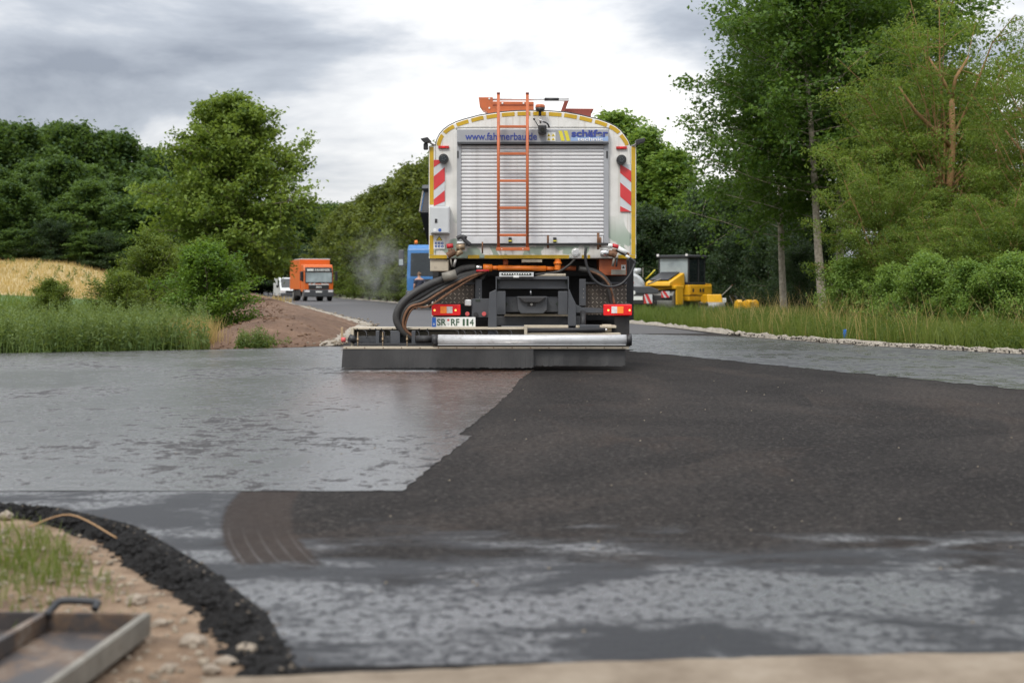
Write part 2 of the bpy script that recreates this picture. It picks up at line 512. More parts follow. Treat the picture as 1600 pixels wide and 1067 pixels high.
def mat_ground():
    s = NT('ground_mat')
    c = s.pos()
    n = s.noise(c, 0.6, 8, 0.65)
    col = s.ramp(n, (0.3, (0.035, 0.055, 0.015)), (0.5, (0.07, 0.085, 0.028)), (0.7, (0.13, 0.11, 0.05)))
    M['ground_mat'] = s.done(s.bsdf(Base_Color=col, Roughness=0.9, Normal=s.bump(s.noise(c, 9, 5), 0.6, 0.05)))
    s = NT('field_dry')
    c = s.pos()
    n = s.noise(s.map(c, (0.5, 0.12, 1)), 1.0, 8, 0.65)
    col = s.ramp(n, (0.3, (0.26, 0.20, 0.085)), (0.55, (0.42, 0.32, 0.15)), (0.75, (0.30, 0.24, 0.09)))
    M['field_dry'] = s.done(s.bsdf(Base_Color=col, Roughness=0.9, Normal=s.bump(s.noise(c, 5, 5), 0.5, 0.1)))
    s = NT('field_green')
    n = s.noise(s.pos(), 0.8, 8, 0.65)
    M['field_green'] = s.done(s.bsdf(Base_Color=s.ramp(n, (0.3, (0.05, 0.10, 0.02)), (0.7, (0.09, 0.16, 0.035))), Roughness=0.9))
    s = NT('soil_red')
    c = s.pos()
    n = s.noise(c, 1.3, 9, 0.7)
    col = s.ramp(n, (0.3, (0.085, 0.046, 0.027)), (0.5, (0.145, 0.083, 0.050)), (0.72, (0.235, 0.145, 0.09)))
    b = s.noise(c, 14, 7, 0.7)
    M['soil_red'] = s.done(s.bsdf(Base_Color=col, Roughness=0.95, Normal=s.bump(b, 1.0, 0.06)))
    s = NT('soil_tan')
    c = s.pos()
    n = s.noise(c, 5, 9, 0.7)
    col = s.ramp(n, (0.3, (0.08, 0.048, 0.028)), (0.5, (0.18, 0.118, 0.072)), (0.7, (0.31, 0.225, 0.15)))
    vor = s.n('ShaderNodeTexVoronoi', {'Vector': c, 'Scale': 55.0}).outputs[0]
    M['soil_tan'] = s.done(s.bsdf(Base_Color=col, Roughness=0.92, Normal=s.bump(s.math('ADD', s.noise(c, 40, 6), s.math('MULTIPLY', vor, -0.5)), 0.9, 0.015)))
    s = NT('gravel_pale')
    c = s.pos()
    v = s.n('ShaderNodeTexVoronoi', {'Vector': c, 'Scale': 22.0})
    col = s.mix(s.noise(c, 3, 6), (0.25, 0.22, 0.175), (0.45, 0.41, 0.35))
    col = s.mix(s.math('MULTIPLY', s.n('ShaderNodeSeparateColor', {0: v.outputs['Color']}).outputs[0], 0.5), col, (0.22, 0.19, 0.15))
    M['gravel_pale'] = s.done(s.bsdf(Base_Color=col, Roughness=0.9, Normal=s.bump(v.outputs[0], 1.0, 0.03)))
    s = NT('old_concrete')
    c = s.pos()
    n = s.noise(c, 4, 9, 0.7)
    col = s.ramp(n, (0.3, (0.12, 0.088, 0.058)), (0.55, (0.215, 0.172, 0.125)), (0.75, (0.28, 0.235, 0.18)))
    M['old_concrete'] = s.done(s.bsdf(Base_Color=col, Roughness=0.9, Normal=s.bump(s.noise(c, 80, 4), 0.5, 0.004)))
mat_ground()

def asphalt_nodes(s, dull=1.0):
    """colour and height of coarse, dusty asphalt"""
    c = s.pos()
    big = s.noise(s.map(c, (0.5, 0.22, 1), rot=(0, 0, R(12))), 1.0, 8, 0.66, 0.6)
    col = s.ramp(big, (0.28, (0.015, 0.0138, 0.0135)), (0.5, (0.031, 0.0278, 0.0265)), (0.72, (0.060, 0.051, 0.046)))
    # faint sweeps left by turning tyres
    for cx, cy, sc, am, tone in ((7.5, 1.0, 1.6, 0.42, (0.016, 0.0145, 0.014)), (-9.0, 14.0, 1.3, 0.34, (0.070, 0.056, 0.048))):
        rr = s.n('ShaderNodeVectorMath', {0: s.n('ShaderNodeVectorMath', {0: c, 1: (cx, cy, 0)}, operation='SUBTRACT').outputs[0]}, operation='LENGTH').outputs['Value']
        ring = s.n('ShaderNodeTexNoise', {'W': rr, 'Scale': sc, 'Detail': 4.0, 'Roughness': 0.6}, noise_dimensions='1D').outputs[0]
        patch = s.sstep(s.noise(c, 0.35, 4, 0.6, 0.8), 0.42, 0.60)
        col = s.mix(s.math('MULTIPLY', s.math('MULTIPLY', s.sstep(ring, 0.54, 0.64), patch), am), col, tone)
    mud = s.noise(s.map(c, (1.0, 0.45, 1), (4, 1, 0), (0, 0, R(-28))), 0.7, 7, 0.68, 1.2)
    col = s.mix(s.math('MULTIPLY', s.sstep(mud, 0.52, 0.74), 0.30), col, (0.085, 0.056, 0.041))
    agg = s.n('ShaderNodeTexVoronoi', {'Vector': c, 'Scale': 70.0})
    sp = s.n('ShaderNodeSeparateColor', {0: agg.outputs['Color']}).outputs[0]
    gr = s.noise(c, 26, 6, 0.75)
    col = s.mix(s.math('MULTIPLY', s.sstep(sp, 0.80, 1.0), 0.55), col, (0.105, 0.096, 0.088))
    col = s.mix(s.math('MULTIPLY', s.sstep(gr, 0.54, 0.40), 0.75), col, (0.010, 0.0095, 0.0095))
    h = s.math('ADD', s.math('MULTIPLY', agg.outputs[0], -0.6), s.math('MULTIPLY', gr, 1.8))
    return c, col, h
def film_rough(s, c):
    st = s.noise(s.map(c, (0.9, 0.55, 1), rot=(0, 0, R(16))), 1.6, 8, 0.68, 0.7)
    return st
def mat_roads():
    s = NT('asphalt_dull')
    c, col, h = asphalt_nodes(s)
    M['asphalt_dull'] = s.done(s.bsdf(Base_Color=col, Roughness=0.75, Specular_IOR_Level=0.05, Normal=s.bump(h, 0.8, 0.006)))
    # sprayed bitumen emulsion: mirror-like where it ponds, matt black where the coarse grain stands proud
    s = NT('emulsion_film')
    c, col, h = asphalt_nodes(s)
    big = s.noise(s.map(c, (0.55, 0.5, 1), rot=(0, 0, R(14))), 0.8, 4, 0.6, 0.8)
    fl = s.noise(s.map(c, (1.0, 0.8, 1), rot=(0, 0, R(10))), 7.0, 8, 0.74, 0.5)
    gr = s.noise(c, 34, 4, 0.7)
    v = s.math('ADD', s.math('ADD', fl, s.math('MULTIPLY', s.math('SUBTRACT', big, 0.5), 0.62)), s.math('MULTIPLY', s.math('SUBTRACT', gr, 0.5), 0.40))
    dry = s.sstep(v, 0.53, 0.60)
    sx = s.n('ShaderNodeSeparateXYZ', {0: c})
    fresh = s.math('MULTIPLY', s.sstep(sx.outputs[1], 9.0, 16.5), s.sstep(sx.outputs[0], -2.1, -1.7))
    base = s.mix(dry, (0.010, 0.0095, 0.0095), (0.022, 0.0195, 0.0195))
    base = s.mix(s.math('MULTIPLY', fresh, 0.85), base, (0.080, 0.036, 0.022))
    hh = s.math('ADD', s.noise(c, 40, 3, 0.6), s.math('MULTIPLY', s.noise(c, 8, 3, 0.5), 1.2))
    M['emulsion_film'] = s.done(s.bsdf(Base_Color=base, IOR=2.9, Roughness=s.mixf(dry, s.mixf(big, 0.15, 0.27), 0.6), Specular_IOR_Level=s.mixf(dry, 1.0, 0.05), Normal=s.bump(hh, 0.42, 0.006)))
    # older film on the far lane, nearly set
    s = NT('emulsion_set')
    c, col, h = asphalt_nodes(s)
    big = s.noise(s.map(c, (0.35, 0.22, 1), (2.2, 0.6, 0), (0, 0, R(20))), 1.0, 5, 0.62, 0.8)
    fl = s.noise(s.map(c, (1.0, 0.6, 1), rot=(0, 0, R(20))), 4.0, 8, 0.74, 0.5)
    dry = s.sstep(s.math('ADD', fl, s.math('MULTIPLY', s.math('SUBTRACT', big, 0.5), 1.0)), 0.42, 0.60)
    M['emulsion_set'] = s.done(s.bsdf(Base_Color=s.mix(dry, (0.012, 0.013, 0.016), (0.024, 0.025, 0.029)), IOR=2.6, Roughness=s.mixf(dry, 0.25, 0.5), Specular_IOR_Level=s.mixf(dry, 1.0, 0.16), Normal=s.bump(s.noise(c, 40, 4), 0.5, 0.006)))
    # hand-sprayed blotchy film along the near edge
    s = NT('emulsion_blotchy')
    c, col, h = asphalt_nodes(s)
    sx = s.n('ShaderNodeSeparateXYZ', {0: c})
    n = s.noise(s.map(c, (1.0, 2.2, 1)), 1.7, 7, 0.62, 0.5)
    edge = s.math('MULTIPLY', s.math('SUBTRACT', 5.35, sx.outputs[1]), 0.9)
    left = s.math('MULTIPLY', s.math('MAXIMUM', s.math('SUBTRACT', -0.95, sx.outputs[0]), 0.0), 4.0)
    wet = s.sstep(s.math('ADD', s.math('ADD', edge, left), s.math('MULTIPLY', s.math('SUBTRACT', n, 0.5), 3.0)), -0.35, 0.55)
    # dusty print of a tyre that turned here (an arc of about 5.8 m radius)
    rad = s.n('ShaderNodeVectorMath', {0: s.n('ShaderNodeVectorMath', {0: c, 1: (4.6, 6.96, 0.004)}, operation='SUBTRACT').outputs[0]}, operation='LENGTH').outputs['Value']
    rj = s.math('ADD', rad, s.math('MULTIPLY', s.math('SUBTRACT', s.noise(c, 14, 5, 0.65), 0.5), 0.05))
    yj = s.math('ADD', sx.outputs[1], s.math('MULTIPLY', s.math('SUBTRACT', s.noise(c, 9, 5, 0.65), 0.5), 0.5))
    track = s.math('MULTIPLY', s.math('MULTIPLY', s.sstep(rj, 5.600, 5.63), s.sstep(rj, 5.915, 5.885)), s.sstep(yj, 4.92, 5.10))
    groove = s.sstep(s.math('SINE', s.math('MULTIPLY', rad, 6.2832 / 0.058)), 0.72, 0.98)
    groove = s.math('MULTIPLY', groove, s.sstep(yj, 5.9, 5.3))
    wet = s.math('MULTIPLY', wet, s.math('SUBTRACT', 1.0, s.math('MULTIPLY', track, s.math('SUBTRACT', 0.96, s.math('MULTIPLY', groove, 0.22)))))
    col = s.mix(s.math('MULTIPLY', track, 0.6), col, (0.050, 0.039, 0.034))
    col = s.mix(s.math('MULTIPLY', s.math('MULTIPLY', track, groove), 0.35), col, (0.10, 0.088, 0.08))
    gl = s.noise(s.map(c, (0.8, 1.4, 1), (3.3, 0.4, 0)), 1.2, 8, 0.72, 0.5)
    ex = s.math('DIVIDE', s.math('SUBTRACT', sx.outputs[0], 0.55), 1.0); ey = s.math('DIVIDE', s.math('SUBTRACT', sx.outputs[1], 4.5), 0.42)
    pond = s.sstep(s.math('ADD', s.math('MULTIPLY', ex, ex), s.math('MULTIPLY', ey, ey)), 1.4, 0.0)
    gl = s.sstep(s.math('ADD', gl, s.math('MULTIPLY', pond, 0.14)), 0.47, 0.64)
    gl = s.math('MULTIPLY', gl, s.sstep(s.noise(s.map(c, (1.0, 0.7, 1)), 26, 5, 0.7), 0.38, 0.60))
    wcol = s.mix(gl, (0.016, 0.017, 0.021), (0.012, 0.013, 0.016))
    ro = s.mixf(wet, 0.75, s.mixf(gl, 0.5, 0.15))
    hh = s.math('ADD', h, s.math('MULTIPLY', s.noise(c, 14, 5), wet))
    M['emulsion_blotchy'] = s.done(s.bsdf(Base_Color=s.mix(wet, col, wcol), Roughness=ro, IOR=s.mixf(wet, 1.5, 3.0), Specular_IOR_Level=s.mixf(wet, 0.05, s.mixf(gl, 0.05, 1.0)), Normal=s.bump(hh, s.mixf(wet, 0.8, s.mixf(gl, 1.0, 0.38)), 0.006)))
    s = NT('asphalt_far')
    c, col, h = asphalt_nodes(s)
    M['asphalt_far'] = s.done(s.bsdf(Base_Color=s.mix(0.55, col, (0.085, 0.082, 0.085)), Roughness=0.6, Specular_IOR_Level=0.4, Normal=s.bump(h, 0.4, 0.006)))
mat_roads()

def grid_mesh(name, X, Y, Z, mat):
    ny, nx = X.shape
    v = np.stack([X, Y, Z], -1).reshape(-1, 3)
    i = np.arange(ny * nx).reshape(ny, nx)
    f = np.stack([i[:-1, :-1], i[:-1, 1:], i[1:, 1:], i[1:, :-1]], -1).reshape(-1, 4)
    me = bpy.data.meshes.new(name)
    me.from_pydata(v.tolist(), [], f.tolist())
    me.polygons.foreach_set('use_smooth', [True] * len(f))
    me.update()
    return link(name, me, mat)
def poly_sheet(name, pts, z, mat, jitter=0.0, seed=0, step=0.0, thick=0.0):
    rnd = random.Random(seed)
    P = []
    n = len(pts)
    for i in range(n):
        a = Vector(pts[i]); b = Vector(pts[(i + 1) % n])
        k = max(1, int((b - a).length / step)) if step else 1
        if k > 200: k = 200
        for j in range(k):
            q = a.lerp(b, j / k)
            P.append((q.x + rnd.uniform(-jitter, jitter), q.y + rnd.uniform(-jitter, jitter)))
    tri = tessellate_polygon([[Vector((p[0], p[1], 0)) for p in P]])
    m = len(P)
    vs_ = [(p[0], p[1], z) for p in P]
    fs = [tuple(t) for t in tri]
    mb = MB()
    mb.add(vs_, fs)
    if thick:
        mb.add([(p[0], p[1], z - 0.0001) for p in P] + [(p[0], p[1], z - thick) for p in P], [(i, (i + 1) % m, m + (i + 1) % m, m + i) for i in range(m)])
    me = bpy.data.meshes.new(name)
    me.from_pydata(mb.v, [], mb.f)
    me.update()
    o = link(name, me, mat)
    # make sure the top faces up
    for p in me.polygons:
        if p.normal.z < -0.5:
            p.flip()
    me.update()
    return o

# ground sheet out to the horizon
gx = np.concatenate([-np.geomspace(900, 30, 34), np.linspace(-29, 29, 60), np.geomspace(30, 900, 34)])
gy = np.concatenate([np.linspace(-120, -6, 14), np.linspace(-5, 60, 66), np.geomspace(61, 1200, 70)])
GX, GY = np.meshgrid(gx, gy)
tag(grid_mesh('ground', GX, GY, hgt(GX, GY), 'ground_mat'), kind='structure')

# dry field and a green strip on the slope left of the road
def field(name, mat, y0, y1, lift, off):
    u = np.linspace(0, 1, 50); w = np.linspace(y0, y1, 50)
    U, Y = np.meshgrid(u, w)
    X = (xL(Y) - off) * (1 - U) + (-170) * U
    return tag(grid_mesh(name, X, Y, hgt(X, Y) + lift, mat), kind='structure')
field('dry_field', 'field_dry', 99, 168, 0.06, 14)
field('green_field', 'field_green', 45, 98.7, 0.05, 9)

# the paved road area
left_edge = [(xL(d), d) for d in (520, 300, 200, 120, 80, 50, 37.8)] + [(-3.45, 31.7), (-3.1, 27), (-3.0, 24.6), (-4.0, 23.4), (-4.9, 22.9), (-7.7, 21.6), (-20, 16.5), (-70, -4)]
near_edge = [(-70, -24), (-20, 1.5), (-8, 5.6), (-4, 6.4), (-2.4, 6.45), (-2.0, 6.25), (-1.58, 5.80), (-1.1, 4.95), (-0.76, 4.24), (-0.57, 3.6)]
front_edge = [(-0.2, 3.60), (0.2, 3.66), (1.0, 3.74), (2.9, 3.80), (10, 3.95), (45, 4.2)]
right_edge = [(45, 5.5), (24, 9), (13, 14.6), (9.6, 18.4), (7.7, 21.3), (6.1, 24.6), (4.8, 29), (4.0, 37)] + [(xR(d), d) for d in (50, 80, 120, 200, 300, 520)]
tag(poly_sheet('road', left_edge + near_edge + front_edge + right_edge, 0.0, 'asphalt_dull', thick=0.08), kind='structure')
# far stretch: new wearing course
far = [(xL(d) + 0.12, d) for d in (520, 200, 120, 80, 50, 38, 30)] + [(xR(d) - 0.12, d) for d in (30, 38, 50, 80, 120, 200, 520)]
far[6] = (-3.0, 31); far[7] = (4.3, 31)
tag(poly_sheet('far_carriageway', far, 0.004, 'asphalt_far'), kind='structure')

def P(*l): return [gp(*q) for q in l]
film = [(-36, 6.82)] + P((628, 768), (660, 742), (692, 716), (737, 682), (716, 680), (738, 664), (762, 645), (795, 616), (812, 594), (834, 578.5))
film += [(-2.05, 17.0), (-2.1, 23.9), (-3.1, 24.0), (-4.1, 23.2), (-5.0, 22.75), (-7.7, 21.45), (-20, 16.35), (-50, 4.0)]
tag(poly_sheet('emulsion_film', film, 0.004, 'emulsion_film', jitter=0.012, seed=3, step=0.08), kind='structure')
film2 = P((988, 549), (1040, 554), (1100, 560), (1300, 580), (1450, 594), (1600, 609)) + [(5.6, 11.5), (7.5, 8.0), (20, 6.5), (12.6, 14.4), (9.3, 18.3), (7.45, 21.3), (5.9, 24.5), (4.6, 29), (2.6, 30.8), (2.0, 26)]
tag(poly_sheet('set_emulsion_film', film2, 0.004, 'emulsion_set', jitter=0.07, seed=4, step=0.16), kind='structure')
blot = [(-14, 6.55), (-14, 3.6), (-8, 5.7), (-4, 6.45), (-2.4, 6.5), (-2.0, 6.3), (-1.55, 5.83), (-1.07, 4.97), (-0.73, 4.24), (-0.55, 3.64), (0.2, 3.69), (1.0, 3.77), (2.9, 3.83), (9, 3.96), (9, 6.6), (-1.2, 6.80)]
blot = [(-2.6, 6.80), (-2.6, 6.52)] + blot[5:]
tag(poly_sheet('blotchy_emulsion_film', blot, 0.004, 'emulsion_blotchy'), kind='structure')

def lerp2(a, b, t): return (a[0] + (b[0] - a[0]) * t, a[1] + (b[1] - a[1]) * t)

# old pavement in front of the camera
tag(poly_sheet('old_pavement', [(-0.75, 3.52), (-0.2, 3.60), (0.2, 3.675), (1.0, 3.755), (2.9, 3.815), (10, 3.97), (45, 4.23), (45, -40), (-1.2, -40), (-1.0, 2.6)], 0.009, 'old_concrete', jitter=0.008, seed=8, step=0.06, thick=0.05), kind='structure')

# soil verge in the near left corner
vn = 70
vu = np.linspace(0, 1, vn); vw = np.linspace(0, 1, vn)
U, W = np.meshgrid(vu, vw)
edge_y = np.array([-3.0, 2.2, 3.3, 3.6, 4.24, 4.95, 5.80, 6.25, 6.45])
edge_x = np.array([-1.0, -0.9, -0.72, -0.57, -0.76, -1.1, -1.58, -2.0, -2.6])
VY = -3.0 + W * 9.45
EX = np.interp(VY, edge_y, edge_x) - 0.02
VX = EX - U ** 1.3 * 9.0
rngv = np.random.default_rng(5)
def fbm(x, y, seed, sc):
    r = np.random.default_rng(seed); z = np.zeros_like(x)
    for k in range(14):
        a = r.uniform(0, 2 * np.pi); f = sc * r.uniform(0.5, 4); p = r.uniform(0, 6.28)
        z += np.sin((np.cos(a) * x + np.sin(a) * y) * f + p) / (f / sc)
    return z / 6
VZ = -0.055 + 0.02 * fbm(VX, VY, 1, 3.0) + 0.012 * fbm(VX, VY, 2, 14.0) + 0.09 * sst(U * 3.0) * sst((VY - 4.2) / 1.2) + rngv.normal(0, 0.002, VX.shape)
lim = np.interp(VX, [-60, -8, -4, -2.4], [3.0, 5.4, 6.2, 6.3])
VZ = VZ - 0.18 * sst((U - 0.8) / 0.2)
VZ = np.where(VY > lim, np.minimum(VZ, -0.02), VZ)
tag(grid_mesh('soil_verge', VX, VY, VZ, 'soil_tan'), kind='structure')
def vz(x, y):
    i = np.argmin((VX - x) ** 2 + (VY - y) ** 2)
    return float(VZ.ravel()[i])

simple('chipping', (0.13, 0.105, 0.08), 0.85, var=0.45, scale=9)
# crumbling black edge of the asphalt layer
rnd = random.Random(11)
ep = [(-4, 6.4), (-2.4, 6.45), (-2.0, 6.25), (-1.58, 5.80), (-1.1, 4.95), (-0.76, 4.24), (-0.57, 3.6)]
ep = [Vector(p) for p in ep]
lens = [(ep[i + 1] - ep[i]).length for i in range(len(ep) - 1)]
def along(t):
    s_ = t * sum(lens)
    for i, l in enumerate(lens):
        if s_ <= l or i == len(lens) - 1:
            d = (ep[i + 1] - ep[i]).normalized()
            return ep[i] + d * s_, Vector((-d.y, d.x))
        s_ -= l
mb = MB()
for k in range(4500):
    p, nn = along(rnd.random())
    w = abs(rnd.gauss(0, 0.5))
    if w > 1.3: continue
    off = 0.02 - w * 0.12 + rnd.uniform(-.02, .02)
    q = p - nn * (-off)
    r = rnd.choice((0.003, 0.004, 0.005, 0.006, 0.008, 0.011, 0.016))
    z = -0.004 - 0.055 * min(1, max(0, -off) / 0.12) + rnd.uniform(-.004, .008)
    mb.ico((q.x, q.y, z), r, rnd, (1, 1, 0.7))
tag(mb.build('asphalt_crumbs', 'asphalt_crumb'), 'black loose asphalt crumbs along the broken road edge by the verge', 'asphalt crumbs', kind='stuff')
mb = MB()
n = 420
prof = [(0.03, 0.003), (0.005, 0.0), (-0.015, -0.008), (-0.03, -0.018), (-0.045, -0.028), (-0.062, -0.038), (-0.08, -0.046), (-0.10, -0.055), (-0.13, -0.08)]
rows = []
for i in range(n + 1):
    p, nn = along(i / n)
    for (o_, z_) in prof:
        q = p + nn * (o_ + rnd.uniform(-.008, .008) + (0.02 * math.sin(i * 0.21) + 0.015 * math.sin(i * 0.57)) * (1 if o_ < 0.02 else 0))
        rows.append((q.x, q.y, z_ + (rnd.uniform(-.012, .014) if o_ < 0 else 0)))
k = len(prof)
mb.add(rows, [(i * k + j, i * k + j + 1, (i + 1) * k + j + 1, (i + 1) * k + j) for i in range(n) for j in range(k - 1)])
tag(mb.build('asphalt_edge', 'asphalt_crumb'), kind='structure')
# lighter stones freed along the lip
mb = MB()
for k in range(150):
    p, nn = along(rnd.random())
    q = p + nn * (rnd.gauss(0.012, 0.02))
    mb.ico((q.x, q.y, 0.006), rnd.choice((0.003, 0.004, 0.006)), rnd, (1, 1, 0.7))
tag(mb.build('loose_chippings', 'chipping'), 'brownish loose chippings scattered along the lip of the road edge', 'chippings', kind='stuff')
mb = MB()
for k in range(5200):
    x = rnd.uniform(-3.2, -0.45); y = rnd.uniform(1.8, 6.0)
    ex = float(np.interp(y, edge_y, edge_x)) - 0.16
    if x > ex: continue
    r = rnd.choice((0.003, 0.004, 0.005, 0.006, 0.008, 0.010, 0.014))
    mb.ico((x, y, vz(x, y) + r * 0.3), r, rnd, (1, 1, 0.65))
tag(mb.build('verge_pebbles', 'pebble'), 'small tan pebbles strewn over the bare soil verge', 'pebbles', kind='stuff')
for (sx_, sy_, r) in ((302, 997, .030), (390, 1016, .034), (353, 1030, .022), (214, 938, .028), (250, 968, .020), (160, 905, .018), (330, 1046, .02), (262, 1040, .016), (10, 812, .03), (186, 1010, .018), (415, 1048, .018), (120, 880, .016)):
    d = F * (H + 0.04) / (sy_ - HY)
    X = (sx_ - CX) / F * d
    me = MB().ico((0, 0, 0), r, rnd, (1.35, 0.95, 0.7), 2).mesh('stone')
    o = link('stone', me, 'stone', loc=(X, d, vz(X, d) + r * 0.35), rot=(0, 0, rnd.uniform(0, 3)))
    tag(o, 'pale stone lying on the bare soil verge beside the broken asphalt edge', 'stone', 'pale stones on the soil verge')

# gravel shoulders
def strip(name, path, w0, w1, z, mat, seed, disp=0.02, seg=7):
    rr = np.random.default_rng(seed)
    pts = []
    for i in range(len(path) - 1):
        a = np.array(path[i]); b = np.array(path[i + 1])
        k = max(2, int(np.linalg.norm(b - a) / max(0.15, 0.012 * a[1])))
        for j in range(k):
            pts.append(a + (b - a) * j / k)
    pts.append(np.array(path[-1])); pts = np.array(pts)
    t = np.gradient(pts, axis=0); t /= np.linalg.norm(t, axis=1, keepdims=True)
    nn = np.stack([t[:, 1], -t[:, 0]], -1)
    u = np.linspace(0, 1, seg)
    wv = w0 + (w1 - w0) * np.clip(rr.uniform(0.6, 1.2, len(pts)), 0, 1.2)
    X = pts[:, None, 0] + nn[:, None, 0] * u[None] * wv[:, None]
    Y = pts[:, None, 1] + nn[:, None, 1] * u[None] * wv[:, None]
    Z = z * np.sin(np.pi * np.clip(u, 0.08, 0.92))[None] + rr.normal(0, disp, X.shape) * 0.5 - 0.01
    Z[:, 0] = -0.05; Z[:, -1] = -0.07
    Z[0] = -0.07; Z[-1] = -0.07
    return tag(grid_mesh(name, X, Y, Z, mat), kind='structure')
strip('gravel_shoulder', [(-2.95, 24.3), (-3.1, 27.5), (-3.4, 31.7), (-3.66, 37.8), (xL(50), 50), (xL(80), 80), (xL(120), 120), (xL(220), 220)], -0.15, -0.42, 0.08, 'gravel_pale', 1, 0.04)
strip('gravel_edge', [(45, 5.3), (24, 8.8), (13, 14.5), (9.6, 18.3), (7.7, 21.2), (6.1, 24.5), (4.8, 28.9), (4.0, 37), (xR(50), 50), (xR(80), 80), (xR(160), 160)], 0.06, 0.24, 0.07, 'gravel_pale', 2, 0.05)

# bank of bare red soil between junction and main road
bu = np.linspace(0, 1, 50); bw = np.linspace(0, 1, 170) ** 2.2
U, W = np.meshgrid(bu, bw)
BY0 = 23.0 + W * 190
right = np.interp(BY0, [23, 24.6, 27, 31.7, 37.8, 60, 213], [-3.3, -3.02, -3.12, -3.55, -3.85, xL(60) - .3, xL(213) - .3])
leftb = np.interp(BY0, [23, 26, 32, 45, 120, 213], [-5.6, -5.9, -6.6, -9.3, -22.5, xL(213) - 3])
BX = leftb + (right - leftb) * U
BZ = -0.045 + 0.42 * np.sin(np.pi * np.clip(U, 0, 1)) ** 0.8 * sst((BY0 - 23.0) / 5.0) + 0.05 * fbm(BX, BY0, 9, 1.2) * sst((BY0 - 23.0) / 2.0) + np.random.default_rng(3).normal(0, 0.012, BX.shape)
tag(grid_mesh('soil_bank', BX, BY0, BZ, 'soil_red'), kind='structure')
mb = MB()
for k in range(1500):
    t = rnd.random() ** 2.2; y = 23.6 + t * 90
    l = float(np.interp(y, [23, 26, 32, 45, 120, 213], [-5.6, -5.9, -6.6, -9.3, -22.5, xL(213) - 3]))
    rr = float(np.interp(y, [23, 24.6, 27, 31.7, 37.8, 60, 213], [-3.35, -3.05, -3.15, -3.9, -4.4, xL(60) - .7, xL(213) - .7]))
    u = rnd.uniform(0.03, 0.97)
    x = l + (rr - l) * u
    z = -0.045 + 0.42 * math.sin(math.pi * u) ** 0.8 * float(sst((y - 23.0) / 5.0))
    mb.ico((x, y, z + 0.01), rnd.choice((0.010, 0.012, 0.016, 0.02, 0.03, 0.045)) * (0.7 + y / 110), rnd, (1, 1, 0.6))
tag(mb.build('soil_clods', 'soil_red'), 'reddish brown clods of earth scattered over the bare soil bank', 'soil clods', kind='stuff')

def roadside_stones(name, path, n, off, spread, rmin, rmax, mat, label, seed):
    rr = random.Random(seed); mb_ = MB()
    L = [(Vector(path[i + 1]) - Vector(path[i])).length for i in range(len(path) - 1)]
    for k in range(n):
        t = rr.random() ** 1.5 * sum(L)
        for i, l in enumerate(L):
            if t <= l: break
            t -= l
        d = (Vector(path[i + 1]) - Vector(path[i])).normalized()
        p = Vector(path[i]) + d * t + Vector((-d.y, d.x)) * (off + rr.gauss(0, spread))
        r = rr.uniform(rmin, rmax) * (0.7 + p.y / 60)
        mb_.ico((p.x, p.y, 0.012 + rr.uniform(0, 0.05)), r, rr, (1.2, 1, 0.7))
    tag(mb_.build(name, mat), label, 'stones', kind='stuff')
roadside_stones('shoulder_stones', [(-2.95, 24.3), (-3.4, 31.7), (-3.66, 37.8), (xL(80), 80)], 700, 0.12, 0.14, 0.010, 0.03, 'pebble', 'pale broken stones along the gravel shoulder of the soil bank', 5)
roadside_stones('kerb_stones', [(4.6, 30), (6.1, 24.5), (7.7, 21.2), (9.6, 18.3), (13, 14.5)], 1100, 0.10, 0.06, 0.010, 0.03, 'gravel_pale', 'pale broken stones lining the gravel edge before the verge grass', 6)
roadside_stones('edge_crumbs', [(4.6, 30), (6.1, 24.5), (7.7, 21.2), (9.6, 18.3), (13, 14.5)], 300, -0.03, 0.03, 0.006, 0.015, 'asphalt_crumb', 'black asphalt crumbs in front of the pale gravel edge', 7)

rgr = random.Random(61); mb = MB()
for k in range(260):
    y = 3.9 + rgr.random() ** 1.6 * 13; x = rgr.uniform(-0.9, 1.0) * (1.2 + 0.28 * y) + 1.0
    mb.ico((x, y, 0.006), rgr.choice((0.0015, 0.002, 0.003, 0.005)), rgr, (1.2, 1, 0.7))
tag(mb.build('road_grit', 'pebble'), 'tiny pale grit scattered over the dull asphalt behind the truck', 'grit', kind='stuff')

